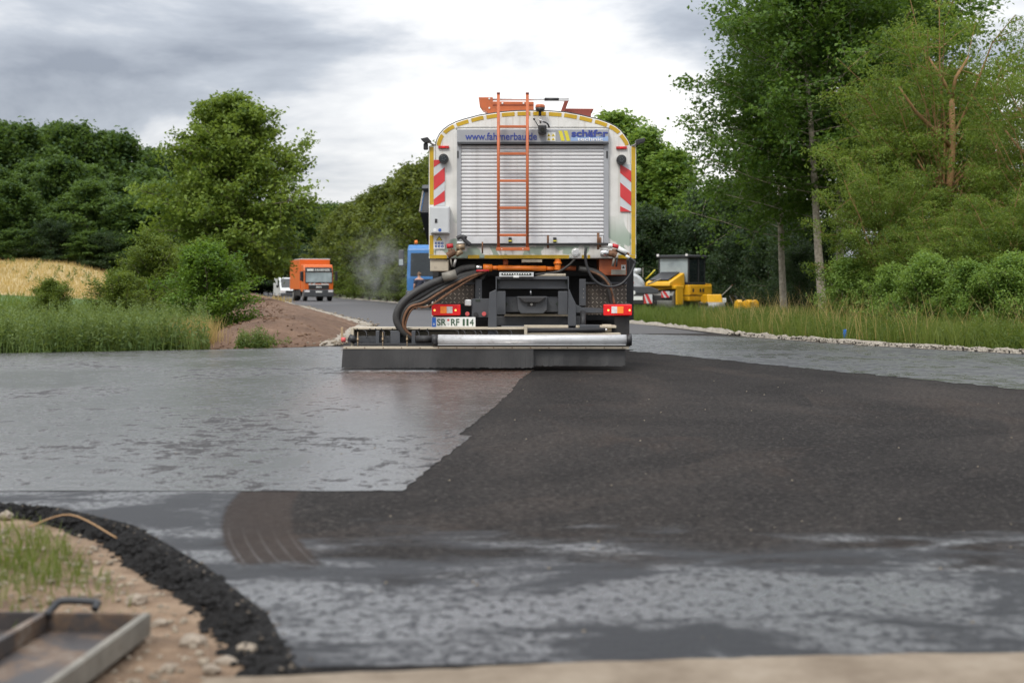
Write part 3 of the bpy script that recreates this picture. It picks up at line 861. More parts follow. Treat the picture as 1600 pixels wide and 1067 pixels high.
# ------------------------------------------------------------------ vegetation
def make_tree_mesh(seed, Ht, lo, prof, n_prim, n_sec, n_leaf, leaf, clump, elev=(10, 55), droop=0.0, trunk_r=0.16, lean=(0, 0), aspect=0.6, up=0.5, ldown=0.0, fork=None, bare=None, clumps3=3, sub=0.45, limb=0.24):
    """wood mesh + leaf mesh of one tree, origin at the trunk foot, real size in metres"""
    rnd = random.Random(seed); rng = np.random.default_rng(seed)
    wood = MB()
    def trunk_pt(t):
        wob = 0.012 * Ht
        return Vector((lean[0] * t * Ht + wob * math.sin(t * 5 + seed), lean[1] * t * Ht + wob * math.cos(t * 4 + seed * 2), t * Ht))
    tp_ = [trunk_pt(i / 10 * (0.62 if fork else 1)) for i in range(10)]
    wood.tube([Vector((tp_[0].x, tp_[0].y, -0.15))] + tp_, [trunk_r * 1.35] + [trunk_r * (1 - 0.88 * i / 10) + 0.01 for i in range(10)], 9)
    cen, tin = [], []
    az = rnd.uniform(0, 6.28)
    for i in range(n_prim):
        t = lo + (0.99 - lo) * ((i + rnd.uniform(0, 0.8)) / n_prim)
        L = prof((t - lo) / (1 - lo)) * Ht * rnd.uniform(0.72, 1.12)
        az += 2.39996 + rnd.uniform(-.35, .35)
        e_ = R(elev[0] + (elev[1] - elev[0]) * (t - lo) / (1 - lo) + rnd.uniform(-10, 10))
        d = Vector((math.cos(az) * math.cos(e_), math.sin(az) * math.cos(e_), math.sin(e_)))
        p = trunk_pt(min(t * 0.93, 0.9))
        path = [p.copy()]
        if fork:
            while True:
                g_ = Vector((rnd.uniform(-1, 1), rnd.uniform(-1, 1), rnd.uniform(-1, 1)))
                if 0.5 < g_.length < 1: break
            tgt = Vector((lean[0] * Ht * .6 + g_.x * fork * Ht, lean[1] * Ht * .6 + g_.y * fork * Ht, Ht * (0.52 + 0.46 * g_.z)))
            tgt.z = max(tgt.z, 0.25)
            p = trunk_pt(min(0.6, max(0.04, tgt.z / Ht * rnd.uniform(0.25, 0.6))))
            mid = p.lerp(tgt, 0.5) + Vector((0, 0, 0.10 * (tgt - p).length))
            path = []
            for k in range(6):
                f_ = k / 5
                path.append(p * (1 - f_) ** 2 + mid * 2 * f_ * (1 - f_) + tgt * f_ * f_ + Vector((rnd.gauss(0, .012), rnd.gauss(0, .012), rnd.gauss(0, .01))) * Ht * f_)
            L = (tgt - p).length
            d = (path[5] - path[4]).normalized()
        for k in range(0 if fork else 5):
            d = (d + Vector((rnd.uniform(-.14, .14), rnd.uniform(-.14, .14), rnd.uniform(-.08, .12) - droop * 0.35))).normalized()
            p = p + d * L / 5
            path.append(p.copy())
        r0 = max(0.010, trunk_r * (0.30 if fork and i % 4 == 0 else limb) * (1 - t * 0.55))
        wood.tube(path, [r0 * (1 - 0.85 * k / 5) + 0.004 for k in range(6)], 5, caps=False)
        for j in range(n_sec):
            s_ = 0.25 + 0.75 * (j + rnd.random()) / n_sec
            k = min(4, int(s_ * 5)); fr = s_ * 5 - k
            q = path[k].lerp(path[k + 1], min(1, fr))
            dd = (d * 0.5 + Vector((rnd.gauss(0, 1), rnd.gauss(0, 1), rnd.gauss(0.1, 0.6) - droop))).normalized()
            l2 = L * sub * (1.15 - 0.6 * s_) * rnd.uniform(0.6, 1.2)
            q2 = q + dd * l2
            q2.z -= droop * l2 * 0.5
            if q2.z < 0.15: q2.z = 0.15 + rnd.random() * 0.2
            wood.tube([q, q.lerp(q2, 0.5) + Vector((0, 0, 0.03 * l2)), q2], [r0 * 0.35 + 0.003, r0 * 0.2 + 0.002, 0.003], 3, caps=False)
            tv = rnd.random()
            for c in range(clumps3):
                f = (c + 0.7) / clumps3
                cc = q.lerp(q2, f)
                m = max(3, int(n_leaf * rnd.uniform(0.6, 1.3)))
                pts = rng.normal(0, clump, (m, 3)) * np.array([1, 1, 0.6])
                if droop > 0.2:
                    pts[:, 2] = -np.abs(pts[:, 2]) * (1 + droop * 1.6) + clump * 0.4
                cen.append(pts + np.array(cc))
                tin.append(np.clip(tv * 0.75 + rng.uniform(0, 0.25, m) + rng.normal(0, 0.08, m), 0, 1))
    cen = np.concatenate(cen); tin = np.concatenate(tin)
    cen[:, 2] = np.maximum(cen[:, 2], 0.08)
    for path_, rad in (bare or ()):            # limbs that stand clear of the leaves on one side
        wood.tube(path_, rad, 8)
        keep = np.ones(len(cen), bool)
        for (p_, q_) in zip(path_[:-1], path_[1:]):
            p2, q2 = np.array([p_[0], p_[2]]), np.array([q_[0], q_[2]])
            w_ = cen[:, [0, 2]] - p2
            t_ = np.clip((w_ @ (q2 - p2)) / max(1e-6, np.sum((q2 - p2) ** 2)), 0, 1)
            dist = np.linalg.norm(w_ - t_[:, None] * (q2 - p2), axis=1)
            keep &= ~((dist < 0.24 + rng.normal(0, 0.05, len(cen))) & (cen[:, 1] < 0.25) & (rng.random(len(cen)) < 0.93))
        cen, tin = cen[keep], tin[keep]
    v, t_ = leaves(rng, cen, leaf, tin, aspect, up, down=ldown)
    return wood.mesh('trunk'), np_mesh('crown', v, 4, t_)

TREE_CACHE = {}
def plant(kind, loc, height, rz, name, label, group=None, cat='tree', wide=1.0):
    wood, crown, h0 = TREE_CACHE[kind]
    e_ = empty(name, loc, rz, label, cat, group)
    k = height / h0
    e_.scale = (k * wide, k * wide, k)
    link('trunk', wood, 'bark_grey', e_)
    link('crown', crown, 'leaf_forest', e_)
    return e_
def species(kind, bark, leafmat, Ht, *a, **k):
    w, c = make_tree_mesh(a[0], Ht, *a[1:], **k)
    w.materials.append(M[bark]); c.materials.append(M[leafmat])
    TREE_CACHE[kind] = (w, c, Ht)

round_p = lambda u: 0.34 * math.sqrt(max(0.02, 1 - (2 * u - 0.75) ** 2 / 1.6)) * (1 - 0.25 * u)
cone_p = lambda u: 0.40 * (1 - u) ** 0.62 * (0.62 + 0.38 * min(1, u * 4)) + 0.03
linden_p = lambda u: 0.43 * (1 - u * u) ** 0.8 * (0.42 + 0.58 * min(1, u * 4)) + 0.03
egg_p = lambda u: 0.33 * math.sin(math.pi * min(1, 0.30 + 0.68 * u)) ** 0.8 + 0.02
column_p = lambda u: 0.20 * math.sin(math.pi * min(1, 0.25 + 0.72 * u)) ** 0.7 + 0.02
spruce_p = lambda u: 0.24 * (1 - u) + 0.015
bush_p = lambda u: 0.62 * math.sqrt(max(0.03, 1 - u * u)) + 0.05

species('linden', 'bark_grey', 'leaf_linden', 12.0, 21, 0.15, linden_p, 110, 11, 19, 0.25, 0.27, elev=(4, 62), droop=0.12, trunk_r=0.26, aspect=0.62)
species('forest_a', 'bark_grey', 'leaf_forest', 16.0, 31, 0.14, egg_p, 44, 7, 15, 0.55, 0.55, elev=(0, 60), trunk_r=0.25)
species('forest_b', 'bark_grey', 'leaf_forest', 16.0, 32, 0.10, round_p, 44, 7, 15, 0.55, 0.55, elev=(5, 65), trunk_r=0.25)
species('spruce', 'bark_grey', 'leaf_dark', 16.0, 33, 0.10, spruce_p, 60, 6, 10, 0.42, 0.30, elev=(-15, 20), droop=0.15, trunk_r=0.2)
species('avenue_a', 'bark_grey', 'leaf_avenue', 12.0, 41, 0.10, egg_p, 54, 8, 15, 0.34, 0.34, elev=(0, 60), trunk_r=0.22)
species('avenue_b', 'bark_grey', 'leaf_avenue', 12.0, 42, 0.08, cone_p, 54, 8, 15, 0.34, 0.34, elev=(0, 60), trunk_r=0.22)
species('poplar', 'bark_grey', 'leaf_poplar', 9.5, 51, 0.06, column_p, 62, 7, 15, 0.19, 0.20, elev=(35, 72), trunk_r=0.13, sub=0.5)
species('alder_a', 'bark_birch', 'leaf_alder', 14.0, 61, 0.36, egg_p, 62, 9, 26, 0.165, 0.25, elev=(-4, 45), trunk_r=0.17, lean=(-0.10, 0.0), aspect=0.75, sub=0.45, limb=0.15)
species('alder_b', 'bark_birch', 'leaf_alder', 14.0, 62, 0.28, egg_p, 62, 9, 26, 0.165, 0.25, elev=(10, 52), trunk_r=0.16, lean=(0.015, 0.0), aspect=0.75, sub=0.45, limb=0.15)
WBARE = [([(0.05, -0.05, 3.6), (0.16, -0.1, 4.4), (0.22, -0.12, 5.4), (0.2, -0.1, 6.7)], [.12, .11, .10, .085]), ([(0.2, -0.1, 6.7), (-0.05, -0.2, 7.2), (-0.5, -0.3, 7.9)], [.06, .05, .025]), ([(0.2, -0.1, 6.7), (0.3, -0.15, 7.3), (0.65, -0.2, 7.9)], [.06, .05, .025]), ([(0.2, -0.1, 5.3), (-0.3, -0.3, 5.75), (-0.9, -0.5, 6.3), (-1.4, -0.7, 7.0)], [.075, .065, .05, .025]), ([(0.1, -0.1, 4.2), (-0.5, -0.5, 4.3), (-0.9, -0.8, 4.9)], [.05, .04, .02])]
species('willow_a', 'bark_willow', 'leaf_willow', 11.0, 71, 0.12, round_p, 80, 8, 60, 0.12, 0.24, droop=0.30, trunk_r=0.19, aspect=0.30, up=0.3, ldown=1.0, sub=0.30, fork=0.36, limb=0.12, bare=WBARE)
species('willow_b', 'bark_willow', 'leaf_willow', 7.0, 72, 0.05, round_p, 64, 8, 56, 0.11, 0.19, droop=0.25, trunk_r=0.14, aspect=0.30, up=0.3, ldown=0.8, sub=0.30, fork=0.42, limb=0.12)
species('dark_shrub', 'bark_grey', 'leaf_dark', 4.0, 81, 0.04, bush_p, 40, 8, 18, 0.15, 0.20, elev=(5, 70), trunk_r=0.07)
species('bush', 'bark_grey', 'leaf_bush', 1.8, 91, 0.03, bush_p, 44, 8, 20, 0.075, 0.095, elev=(5, 75), trunk_r=0.04)
species('bush_dull', 'bark_grey', 'leaf_bush_dull', 2.2, 92, 0.03, bush_p, 44, 8, 20, 0.075, 0.11, elev=(10, 75), trunk_r=0.04)
species('green_bush', 'bark_grey', 'leaf_poplar', 2.2, 93, 0.03, bush_p, 44, 8, 20, 0.085, 0.12, elev=(10, 75), trunk_r=0.04)

def put(kind, pxx, top, d, name, label, group=None, cat='tree', wide=1.0, seed=0, dz=0.0):
    x = (pxx - CX) / F * d
    zt = H - (top - HY) / F * d
    zb = hz(x, d) + dz
    return plant(kind, (x, d, zb), zt - zb, random.Random(int(pxx * 7 + d * 13 + seed)).uniform(0, 6.28), name, label, group, cat, wide)

put('linden', 362, 148, 80, 'linden_tree', 'tall bushy linden tree with a pointed crown behind the roadside bushes', wide=0.98)
rt = random.Random(77)
tops = lambda p: float(np.interp(p, [-80, 0, 60, 130, 180, 230, 290, 330, 400], [190, 186, 183, 194, 204, 228, 236, 262, 290]))
WOODL, WOODG = 'dark green broadleaf tree of the wood on the hillside', 'trees of the wood on the hillside'
for i, p in enumerate(range(-110, 360, 38)):
    put(('forest_a', 'forest_b')[i % 2], p + rt.uniform(-8, 8), tops(p) + rt.uniform(0, 14), 212 + rt.uniform(-8, 12), 'woodland_tree', WOODL, WOODG, wide=1.05)
for i, p in enumerate(range(-100, 330, 48)):
    put(('forest_b', 'forest_a')[i % 2], p + rt.uniform(-10, 10), tops(p) + 48 + rt.uniform(-12, 25), 185 + rt.uniform(-6, 6), 'woodland_tree', WOODL, WOODG, wide=1.15)
for i, p in enumerate(range(-90, 330, 56)):
    put(('forest_a', 'forest_b')[i % 2], p + rt.uniform(-12, 12), 300 + rt.uniform(-18, 22), 171 + rt.uniform(-2, 3), 'woodland_tree', WOODL, WOODG, wide=1.35)
for p, tp0 in ((272, 226), (300, 222), (288, 240)):
    put('spruce', p, tp0, 205, 'spruce_tree', 'dark pointed spruce rising from the wood on the hillside', 'spruces of the hillside wood')
for i, p in enumerate(range(-100, 330, 30)):
    put(('dark_shrub', 'forest_b', 'forest_a')[i % 3], p, 376 + rt.uniform(-22, 14), 165.5, 'woodland_edge_shrub', 'dark shrub at the foot of the hillside wood beside the dry field', 'shrubs along the wood edge', 'shrub', wide=(1.4, 1.8, 2.0)[i % 3])
for i, p in enumerate((405, 430, 455, 478, 500, 520, 540)):
    put(('forest_a', 'forest_b')[i % 2], p, 322 + rt.uniform(-6, 10), 235 + 4 * i, 'far_tree', 'dark tree closing the view at the far end of the road', 'trees at the far end of the road', wide=1.15)
for p in (410, 432, 455, 480, 500, 520):
    put('dark_shrub', p, 405 + rt.uniform(-10, 10), 222, 'roadside_thicket', 'dark thicket behind the orange truck at the end of the road', 'thickets at the far end of the road', 'shrub', wide=1.8)
av = [(205, 330), (182, 318), (160, 303), (141, 292), (126, 276), (112, 256), (100, 232), (90, 214), (80, 205)]
for i, (d, tp0) in enumerate(av):
    X = xR(d) + 2.9
    put(('avenue_a', 'avenue_b')[i % 2], CX + X / d * F, tp0, d, 'avenue_tree', 'olive green roadside tree in the row beyond the blue tipper', 'row of trees on the far road side', wide=1.08)
for i, d in enumerate((95, 108, 122, 138, 156, 178)):
    X = xR(d) + 1.6
    put('bush_dull', CX + X / d * F, 425 - (d - 95) * 0.02, d, 'hedge_bush', 'low olive bush under the row of roadside trees', 'bushes under the roadside trees', 'bush', wide=1.5)
# trees right of the spray truck
for p, tp0, d, lab in ((968, 172, 84, 'tallest slender poplar behind the right side of the spray truck'), (1010, 196, 80, 'poplar with a ragged top standing beside the tallest poplar'), (1048, 232, 78, 'poplar sloping down towards the gap above the yellow roller'), (1075, 305, 76, 'short young poplar behind the cab of the yellow roller')):
    put('poplar', p, tp0, d, 'poplar_tree', lab, wide=1.5)
for p, tp0, d in ((990, 345, 74), (1030, 350, 73), (1066, 372, 72), (1092, 380, 71)):
    put('dark_shrub', p, tp0, d, 'understory_shrub', 'dark leafy shrub behind the yellow roller', 'shrubs behind the yellow roller', 'shrub', wide=1.0)
for p, tp0, d in ((1118, 318, 70), (1150, 325, 68), (1185, 318, 69), (1215, 330, 66), (1250, 345, 60), (1285, 362, 56), (1150, 385, 65), (1200, 385, 63), (1250, 400, 54)):
    put('dark_shrub', p, tp0, d, 'dark_thicket', 'dark green thicket between the yellow roller and the pale trunks', 'dark thickets right of the roller', 'shrub', wide=0.8)
put('alder_a', 1292, -70, 43, 'alder_tree', 'tall tree with a pale leaning trunk left of the willows', wide=1.0).rotation_euler = (0, 0, 0.15)
put('alder_b', 1316, -95, 45, 'alder_tree', 'tall tree with a pale straight trunk close behind the leaning one', wide=1.05).rotation_euler = (0, 0, 1.0)
put('alder_b', 1225, 10, 50, 'alder_tree', 'tall dark alder standing behind the two pale trunks', wide=1.0)
put('alder_b', 1400, -60, 49, 'alder_tree', 'dark alder filling the gap behind the willow crown', wide=1.2)
put('willow_a', 1475, -75, 36, 'willow_tree', 'large willow with forked orange brown trunk and drooping light leaves', wide=1.0).rotation_euler = (0, 0, -0.1)
put('willow_a', 1640, 10, 32, 'willow_tree', 'drooping willow at the right beyond the gravel edge, half out of view', wide=0.95)
put('willow_b', 1375, 205, 33, 'willow_tree', 'lower light green willow in front of the pale trunks', wide=0.85)
put('willow_b', 1475, 290, 31, 'willow_tree', 'low willow spreading beneath the forked willow trunk', wide=1.05)
put('willow_b', 1590, 250, 29.5, 'willow_tree', 'low willow at the verge under the half visible willow', wide=1.05)
for p, tp0, d in ((1330, 420, 33), (1395, 430, 30.5), (1450, 415, 29), (1520, 425, 28), (1585, 415, 27.2), (1650, 415, 26.5)):
    put('green_bush', p, tp0, d, 'verge_bush', 'fresh green bush at the foot of the willows behind the gravel edge', 'bushes at the foot of the willows', 'bush', wide=0.95)
# bushes on the left
put('bush', 325, 403, 30.0, 'roadside_bush', 'dense round green bush beside the bare soil bank', cat='bush', wide=1.05)
put('bush_dull', 238, 388, 38.0, 'roadside_bush', 'wider olive bush behind the dense round bush', cat='bush', wide=0.95)
put('bush_dull', 285, 402, 42.0, 'roadside_bush', 'olive bush partly hidden behind the dense round bush', cat='bush', wide=0.9)
put('bush_dull', 80, 448, 36.0, 'roadside_bush', 'small dark bush rising out of the tall weeds', cat='bush', wide=1.2)
put('bush_dull', 185, 438, 34.0, 'roadside_bush', 'small olive bush between the weeds and the wider bush', cat='bush', wide=1.3)

def blades(rng, xy, zbase, height, width, bend, tint):
    n = len(xy)
    a = rng.uniform(0, 2 * np.pi, n)
    u = np.stack([np.cos(a), np.sin(a), np.zeros(n)], -1)
    b = rng.uniform(0, 2 * np.pi, n)
    bd = np.stack([np.cos(b), np.sin(b), np.zeros(n)], -1) * (bend * height * rng.uniform(0.2, 1.2, n))[:, None]
    base = np.concatenate([xy, zbase[:, None]], 1)
    hv = np.zeros((n, 3)); hv[:, 2] = height
    w = (width * rng.uniform(0.6, 1.3, n))[:, None] * u
    q = np.empty((n, 2, 4, 3))
    mid = base + hv * 0.55 + bd * 0.3
    tip = base + hv + bd
    q[:, 0, 0] = base - w; q[:, 0, 1] = base + w; q[:, 0, 2] = mid + w * 0.8; q[:, 0, 3] = mid - w * 0.8
    q[:, 1, 0] = mid - w * 0.8; q[:, 1, 1] = mid + w * 0.8; q[:, 1, 2] = tip + w * 0.12; q[:, 1, 3] = tip - w * 0.12
    return q.reshape(-1, 3), np.repeat(tint, 2)
def grass(name, xy, hmin, hmax, width, mat, label, seed, bend=0.35, zfun=hgt, patch=1.0):
    rng = np.random.default_rng(seed)
    n = len(xy)
    pz = 0.5 + 0.5 * np.clip(fbm(xy[:, 0], xy[:, 1], seed + 50, 1.5) * 1.5, -1, 1)
    h = (hmin + (hmax - hmin) * (0.35 * rng.random(n) + 0.65 * pz)) * rng.uniform(0.7, 1.15, n)
    tint = np.clip(0.5 * pz + 0.5 * rng.random(n) + rng.normal(0, .06, n), 0, 1)
    v, t = blades(rng, xy, zfun(xy[:, 0], xy[:, 1]), h, width, bend, tint)
    me = np_mesh(name, v, 4, t)
    return tag(link(name, me, mat), label, 'grass', kind='stuff')
def herbs(name, xy, h, mat, label, seed, leaf=0.07, per=26, width=0.004):
    """upright leafy weeds: thin stems with leaves all the way up"""
    rng = np.random.default_rng(seed)
    n = len(xy)
    pz = 0.5 + 0.5 * np.clip(fbm(xy[:, 0], xy[:, 1], seed + 9, 1.1) * 1.6, -1, 1)
    hh = h * (0.55 + 0.5 * pz) * rng.uniform(0.7, 1.2, n)
    z = hgt(xy[:, 0], xy[:, 1])
    ln = rng.normal(0, 0.10, (n, 2))
    t = np.tile((np.arange(per) + 0.5) / per, (n, 1)) + rng.uniform(-.02, .02, (n, per))
    c = np.empty((n, per, 3))
    ang = rng.uniform(0, 6.28, (n, per)); rad = leaf * (1.1 - 0.75 * t) * 0.9
    c[..., 0] = xy[:, None, 0] + ln[:, None, 0] * t * hh[:, None] + np.cos(ang) * rad
    c[..., 1] = xy[:, None, 1] + ln[:, None, 1] * t * hh[:, None] + np.sin(ang) * rad
    c[..., 2] = z[:, None] + hh[:, None] * t
    tv = np.clip(rng.random(n)[:, None] * 0.55 + t * 0.35 + rng.normal(0, .08, (n, per)), 0, 1)
    sz = (leaf * (1.35 - 0.85 * t)).ravel()
    v, tt = leaves(rng, c.reshape(-1, 3), sz, tv.ravel(), 0.36, 0.3)
    v2, t2 = blades(rng, xy, z, hh, width, 0.08, tv[:, 0])
    me = np_mesh(name, np.concatenate([v, v2]), 4, np.concatenate([tt, t2]))
    return tag(link(name, me, mat), label, 'weeds', kind='stuff')

rg = np.random.default_rng(100)
# tall weeds left of the soil bank
n = 4200
y = 21.2 + rg.random(n) ** 1.4 * 11
x = -5.0 - rg.random(n) * 12.5
far_e = np.interp(x, [-20, -7.7, -4.9], [16.7, 21.8, 23.1])
y = far_e + 0.12 + rg.random(n) ** 1.3 * 10
keep = (x < np.interp(y, [23, 26, 32, 45], [-5.0, -5.6, -6.6, -9.5]))
herbs('tall_weeds', np.stack([x, y], -1)[keep], 0.80, 'weed_green', 'tall leafy green weeds along the far edge of the wet side road', 1, 0.105, 30)
n = 15000
x = -4.8 - rg.random(n) * 17; far_e = np.interp(x, [-22, -20, -7.7, -4.9], [15.9, 16.7, 21.75, 23.0])
y = far_e + 0.05 + rg.random(n) ** 1.5 * 14
keep = (x < np.interp(y, [23, 26, 32, 45], [-4.95, -5.5, -6.5, -9.3]))
grass('weed_grass', np.stack([x, y], -1)[keep], 0.18, 0.5, 0.006, 'weed_green', 'rank green grass between the tall weeds left of the soil bank', 2)
n = 1500
x = rg.normal(-5.55, 0.22, n); y = rg.normal(24.6, 0.35, n)
grass('dry_tuft', np.stack([x, y], -1), 0.35, 0.62, 0.004, 'grass_dry', 'straw coloured tuft of dry grass at the end of the tall weeds', 4, 0.4)
for k, (a, b, m) in enumerate(((392, 543, 60), (432, 540, 12))):
    g = gp(a, b)
    herbs('bank_weeds', np.stack([rg.normal(g[0], 0.16, m), rg.normal(g[1] + .15, 0.14, m)], -1), 0.42 if k == 0 else 0.2, 'weed_green', ('clump of green weeds at the foot of the soil bank', 'tiny green seedlings on the foot of the soil bank')[k], 20 + k)
# fields
n = 26000
y = 99 + rg.random(n) ** 1.2 * 66; x = -15 - rg.random(n) * 60 - (y - 99) * 0.3
grass('dry_field_grass', np.stack([x, y], -1), 0.25, 0.7, 0.03, 'grass_dry', 'pale dry grass covering the field below the hillside wood', 5, 0.3)
n = 1100
y = 122 + rg.random(n) * 42; x = -20 - rg.random(n) * 55 - (y - 99) * 0.3
herbs('field_saplings', np.stack([x, y], -1)[:260], 0.95, 'leaf_forest', 'small dark green plants dotted over the dry field', 6, 0.3, 12, 0.02)
n = 16000
y = 46 + rg.random(n) * 52; x = -14 - rg.random(n) * 45 - (y - 46) * 0.35
grass('green_crop', np.stack([x, y], -1), 0.3, 0.6, 0.02, 'grass_green', 'green crop strip in front of the dry field', 7)
n = 9000
y = 40 + rg.random(n) ** 1.5 * 150; x = xL(y) - 4.5 - rg.random(n) * 7
grass('bank_grass', np.stack([x, y], -1), 0.2, 0.6, 0.015, 'grass_green', 'rough grass between the soil bank and the fields', 8)
# right verge
def verge(y0, y1, n, lo, hi, wd, depth, nm, lab, sd, mat):
    y = y0 + rg.random(n) * (y1 - y0)
    xr = np.interp(y, [5, 8.8, 14.5, 18.3, 21.2, 24.5, 28.9, 37, 50, 70], [46, 24.6, 13.3, 9.9, 8.0, 6.4, 5.1, 4.5, 2.0, -1.8])
    x = xr + rg.random(n) ** 1.3 * depth
    grass(nm, np.stack([x, y], -1), lo, hi, wd, mat, lab, sd, 0.5)
verge(8, 40, 42000, 0.10, 0.75, 0.005, 8, 'verge_grass', 'tall yellowish green grass on the verge behind the gravel edge', 9, 'grass_verge')
verge(40, 70, 20000, 0.14, 0.62, 0.009, 14, 'meadow_grass', 'lower green grass around the yellow roller and the trailer', 19, 'grass_green')
verge(24, 36, 1100, 0.7, 1.1, 0.004, 7, 'dry_stems', 'tall straw coloured stems rising above the verge grass', 29, 'grass_dry')
n = 8200
y = 17 + rg.random(n) * 24
xr = np.interp(y, [14.5, 18.3, 21.2, 24.5, 28.9, 37, 50, 70], [13.3, 9.9, 8.0, 6.4, 5.1, 4.5, 2.0, -1.8])
x = xr + 0.35 + rg.random(n) ** 1.2 * 6
herbs('verge_weeds', np.stack([x, y], -1), 0.58, 'grass_green', 'leafy weeds among the tall grass of the verge', 10, 0.075, 22)
# grass tuft in the near left corner
n = 5200
x = rg.normal(-1.86, 0.30, n); y = rg.normal(5.15, 0.42, n)
keep = (x < np.interp(y, edge_y, edge_x) - 0.30)
xy = np.stack([x, y], -1)[keep]
vzv = np.vectorize(vz)
tuft = grass('verge_tuft', xy[:1900], 0.03, 0.13, 0.0022, 'grass_verge', 'blurred short green grass tuft on the soil verge above the steel tray', 12, 0.7, zfun=lambda a, b: vzv(a, b))

# ------------------------------------------------------------------ the spray truck
RX, RY = 0.252, 17.5
truck = empty('spray_truck', (RX, RY, 0), 0, 'white bitumen spray truck with roller shutter and orange ladder, seen from behind', 'truck')
def tp(x, y, d=17.5):
    a = px(x, y, d)
    return (a[0] - RX, a[1] - RY, a[2])
def tb(name, mat, x0, y0, x1, y1, d, depth, bevel=0.006, parent=None):
    a = tp(x0, y0, d); b = tp(x1, y1, d)
    return bx(name, mat, parent or truck, (a[0], a[1], a[2]), (b[0], b[1] + depth, b[2]), bevel)
def tpath(pts, d):
    return [tp(p[0], p[1], p[2] if len(p) > 2 else d) for p in pts]
def ttube(name, mat, pts, r, d, seg=10, parent=None):
    return MB().tube(smooth_path(tpath(pts, d)), r, seg).build(name, mat, parent or truck)
def smooth_path(p, n=6):
    P_ = [Vector(q) for q in p]
    if len(P_) < 3: return P_
    out = []
    for i in range(len(P_) - 1):
        p0 = P_[max(i - 1, 0)]; p1 = P_[i]; p2 = P_[i + 1]; p3 = P_[min(i + 2, len(P_) - 1)]
        for k in range(n):
            t = k / n
            out.append(0.5 * ((2 * p1) + (p2 - p0) * t + (2 * p0 - 5 * p1 + 4 * p2 - p3) * t * t + (3 * p1 - p0 - 3 * p2 + p3) * t ** 3))
    return out + [P_[-1]]
def disc(name, mat, x, y, rpx, d, depth=0.03, parent=None, seg=24):
    c = tp(x, y, d); r = rpx / F * d
    return MB().cyl((c[0], c[1], c[2]), (c[0], c[1] + depth, c[2]), r, r, seg).build(name, mat, parent or truck, 0.003)

arch = [(680.5, 229), (682.5, 219), (687, 210), (693, 203), (701, 197), (712, 191.5), (724, 187.5), (749, 180.8), (782, 175.8), (806, 174), (830, 173.4), (856, 174), (882, 175.8), (906, 180), (937, 187.6), (952, 193), (962, 198), (970, 204.5), (977, 213.5), (982, 221), (985, 229)]
outline = [(p[0], p[2]) for p in (tp(*q) for q in [(680.5, 404)] + arch + [(985, 404)])]
body = MB().prism(outline, 0.0, 1.15).build('body', 'body_white', truck, 0.012)
# tank ahead of the rear cabinet
tk = [(x * 0.985, 1.42 + (z - 1.42) * 0.97) for x, z in outline]
MB().prism(tk, 1.16, 6.3).build('tank', 'body_white', truck, 0.02)
# thin dark rain edge along the arch
MB().tube([(x, 0.02, z + 0.006) for x, z in outline[1:-1]], 0.009, 6).build('roof_edge', 'black_plastic', truck)
for x0, x1 in ((670, 680.4), (985.1, 994)):
    tb('side_flange', 'body_white', x0, 228, x1, 404, 17.49, 0.22, 0.006)
# reflective border
for k, (x0, y0, x1, y1) in enumerate(((671.3, 230, 677.5, 320), (671.3, 368, 677.5, 398), (986.5, 229.5, 992.8, 398))):
    tb('reflective_strip', 'yellow_tape', x0, y0, x1, y1, 17.487, 0.004, 0)
for x0, x1 in ((671.3, 698), (731, 749), (757, 889), (909, 914), (918, 922), (966, 992.8)):
    tb('reflective_strip', 'yellow_tape', x0, 398.6, x1, 404, 17.486, 0.004, 0)
# dashes along the arch
fine = []
for i in range(len(arch) - 1):
    for k in range(8):
        t = k / 8
        fine.append((arch[i][0] * (1 - t) + arch[i + 1][0] * t, arch[i][1] * (1 - t) + arch[i + 1][1] * t))
acc = [0]
for i in range(1, len(fine)):
    acc.append(acc[-1] + math.hypot(fine[i][0] - fine[i - 1][0], fine[i][1] - fine[i - 1][1]))
def arcpt(s_, off):
    i = max(1, min(len(fine) - 1, int(np.searchsorted(acc, s_))))
    a, b = fine[i - 1], fine[i]
    L = math.hypot(b[0] - a[0], b[1] - a[1]) or 1
    t = (s_ - acc[i - 1]) / L
    n_ = (-(b[1] - a[1]) / L, (b[0] - a[0]) / L)
    return (a[0] + (b[0] - a[0]) * t + n_[0] * off, a[1] + (b[1] - a[1]) * t + n_[1] * off)
total = acc[-1]
nd = 14
per = total / nd
for k in range(nd):
    s0 = k * per + 2.2; s1 = (k + 1) * per - 2.6
    mb = MB(); m = 5
    o_ = [tp(*arcpt(s0 + (s1 - s0) * i / (m - 1), 1.2), 17.497) for i in range(m)]
    i_ = [tp(*arcpt(s0 + (s1 - s0) * i / (m - 1), 7.2), 17.497) for i in range(m)]
    ring = o_ + i_[::-1]
    mb.prism([(p[0], p[2]) for p in ring], -0.006, 0.002)
    mb.build('reflective_dash', 'yellow_tape', truck)
# panel seam line above the shutter box
ttube('panel_seam', 'steel_rod', [(716, 203), (722, 199.5), (830, 199), (942, 199.5), (948, 203)], 0.004, 17.495, 5)
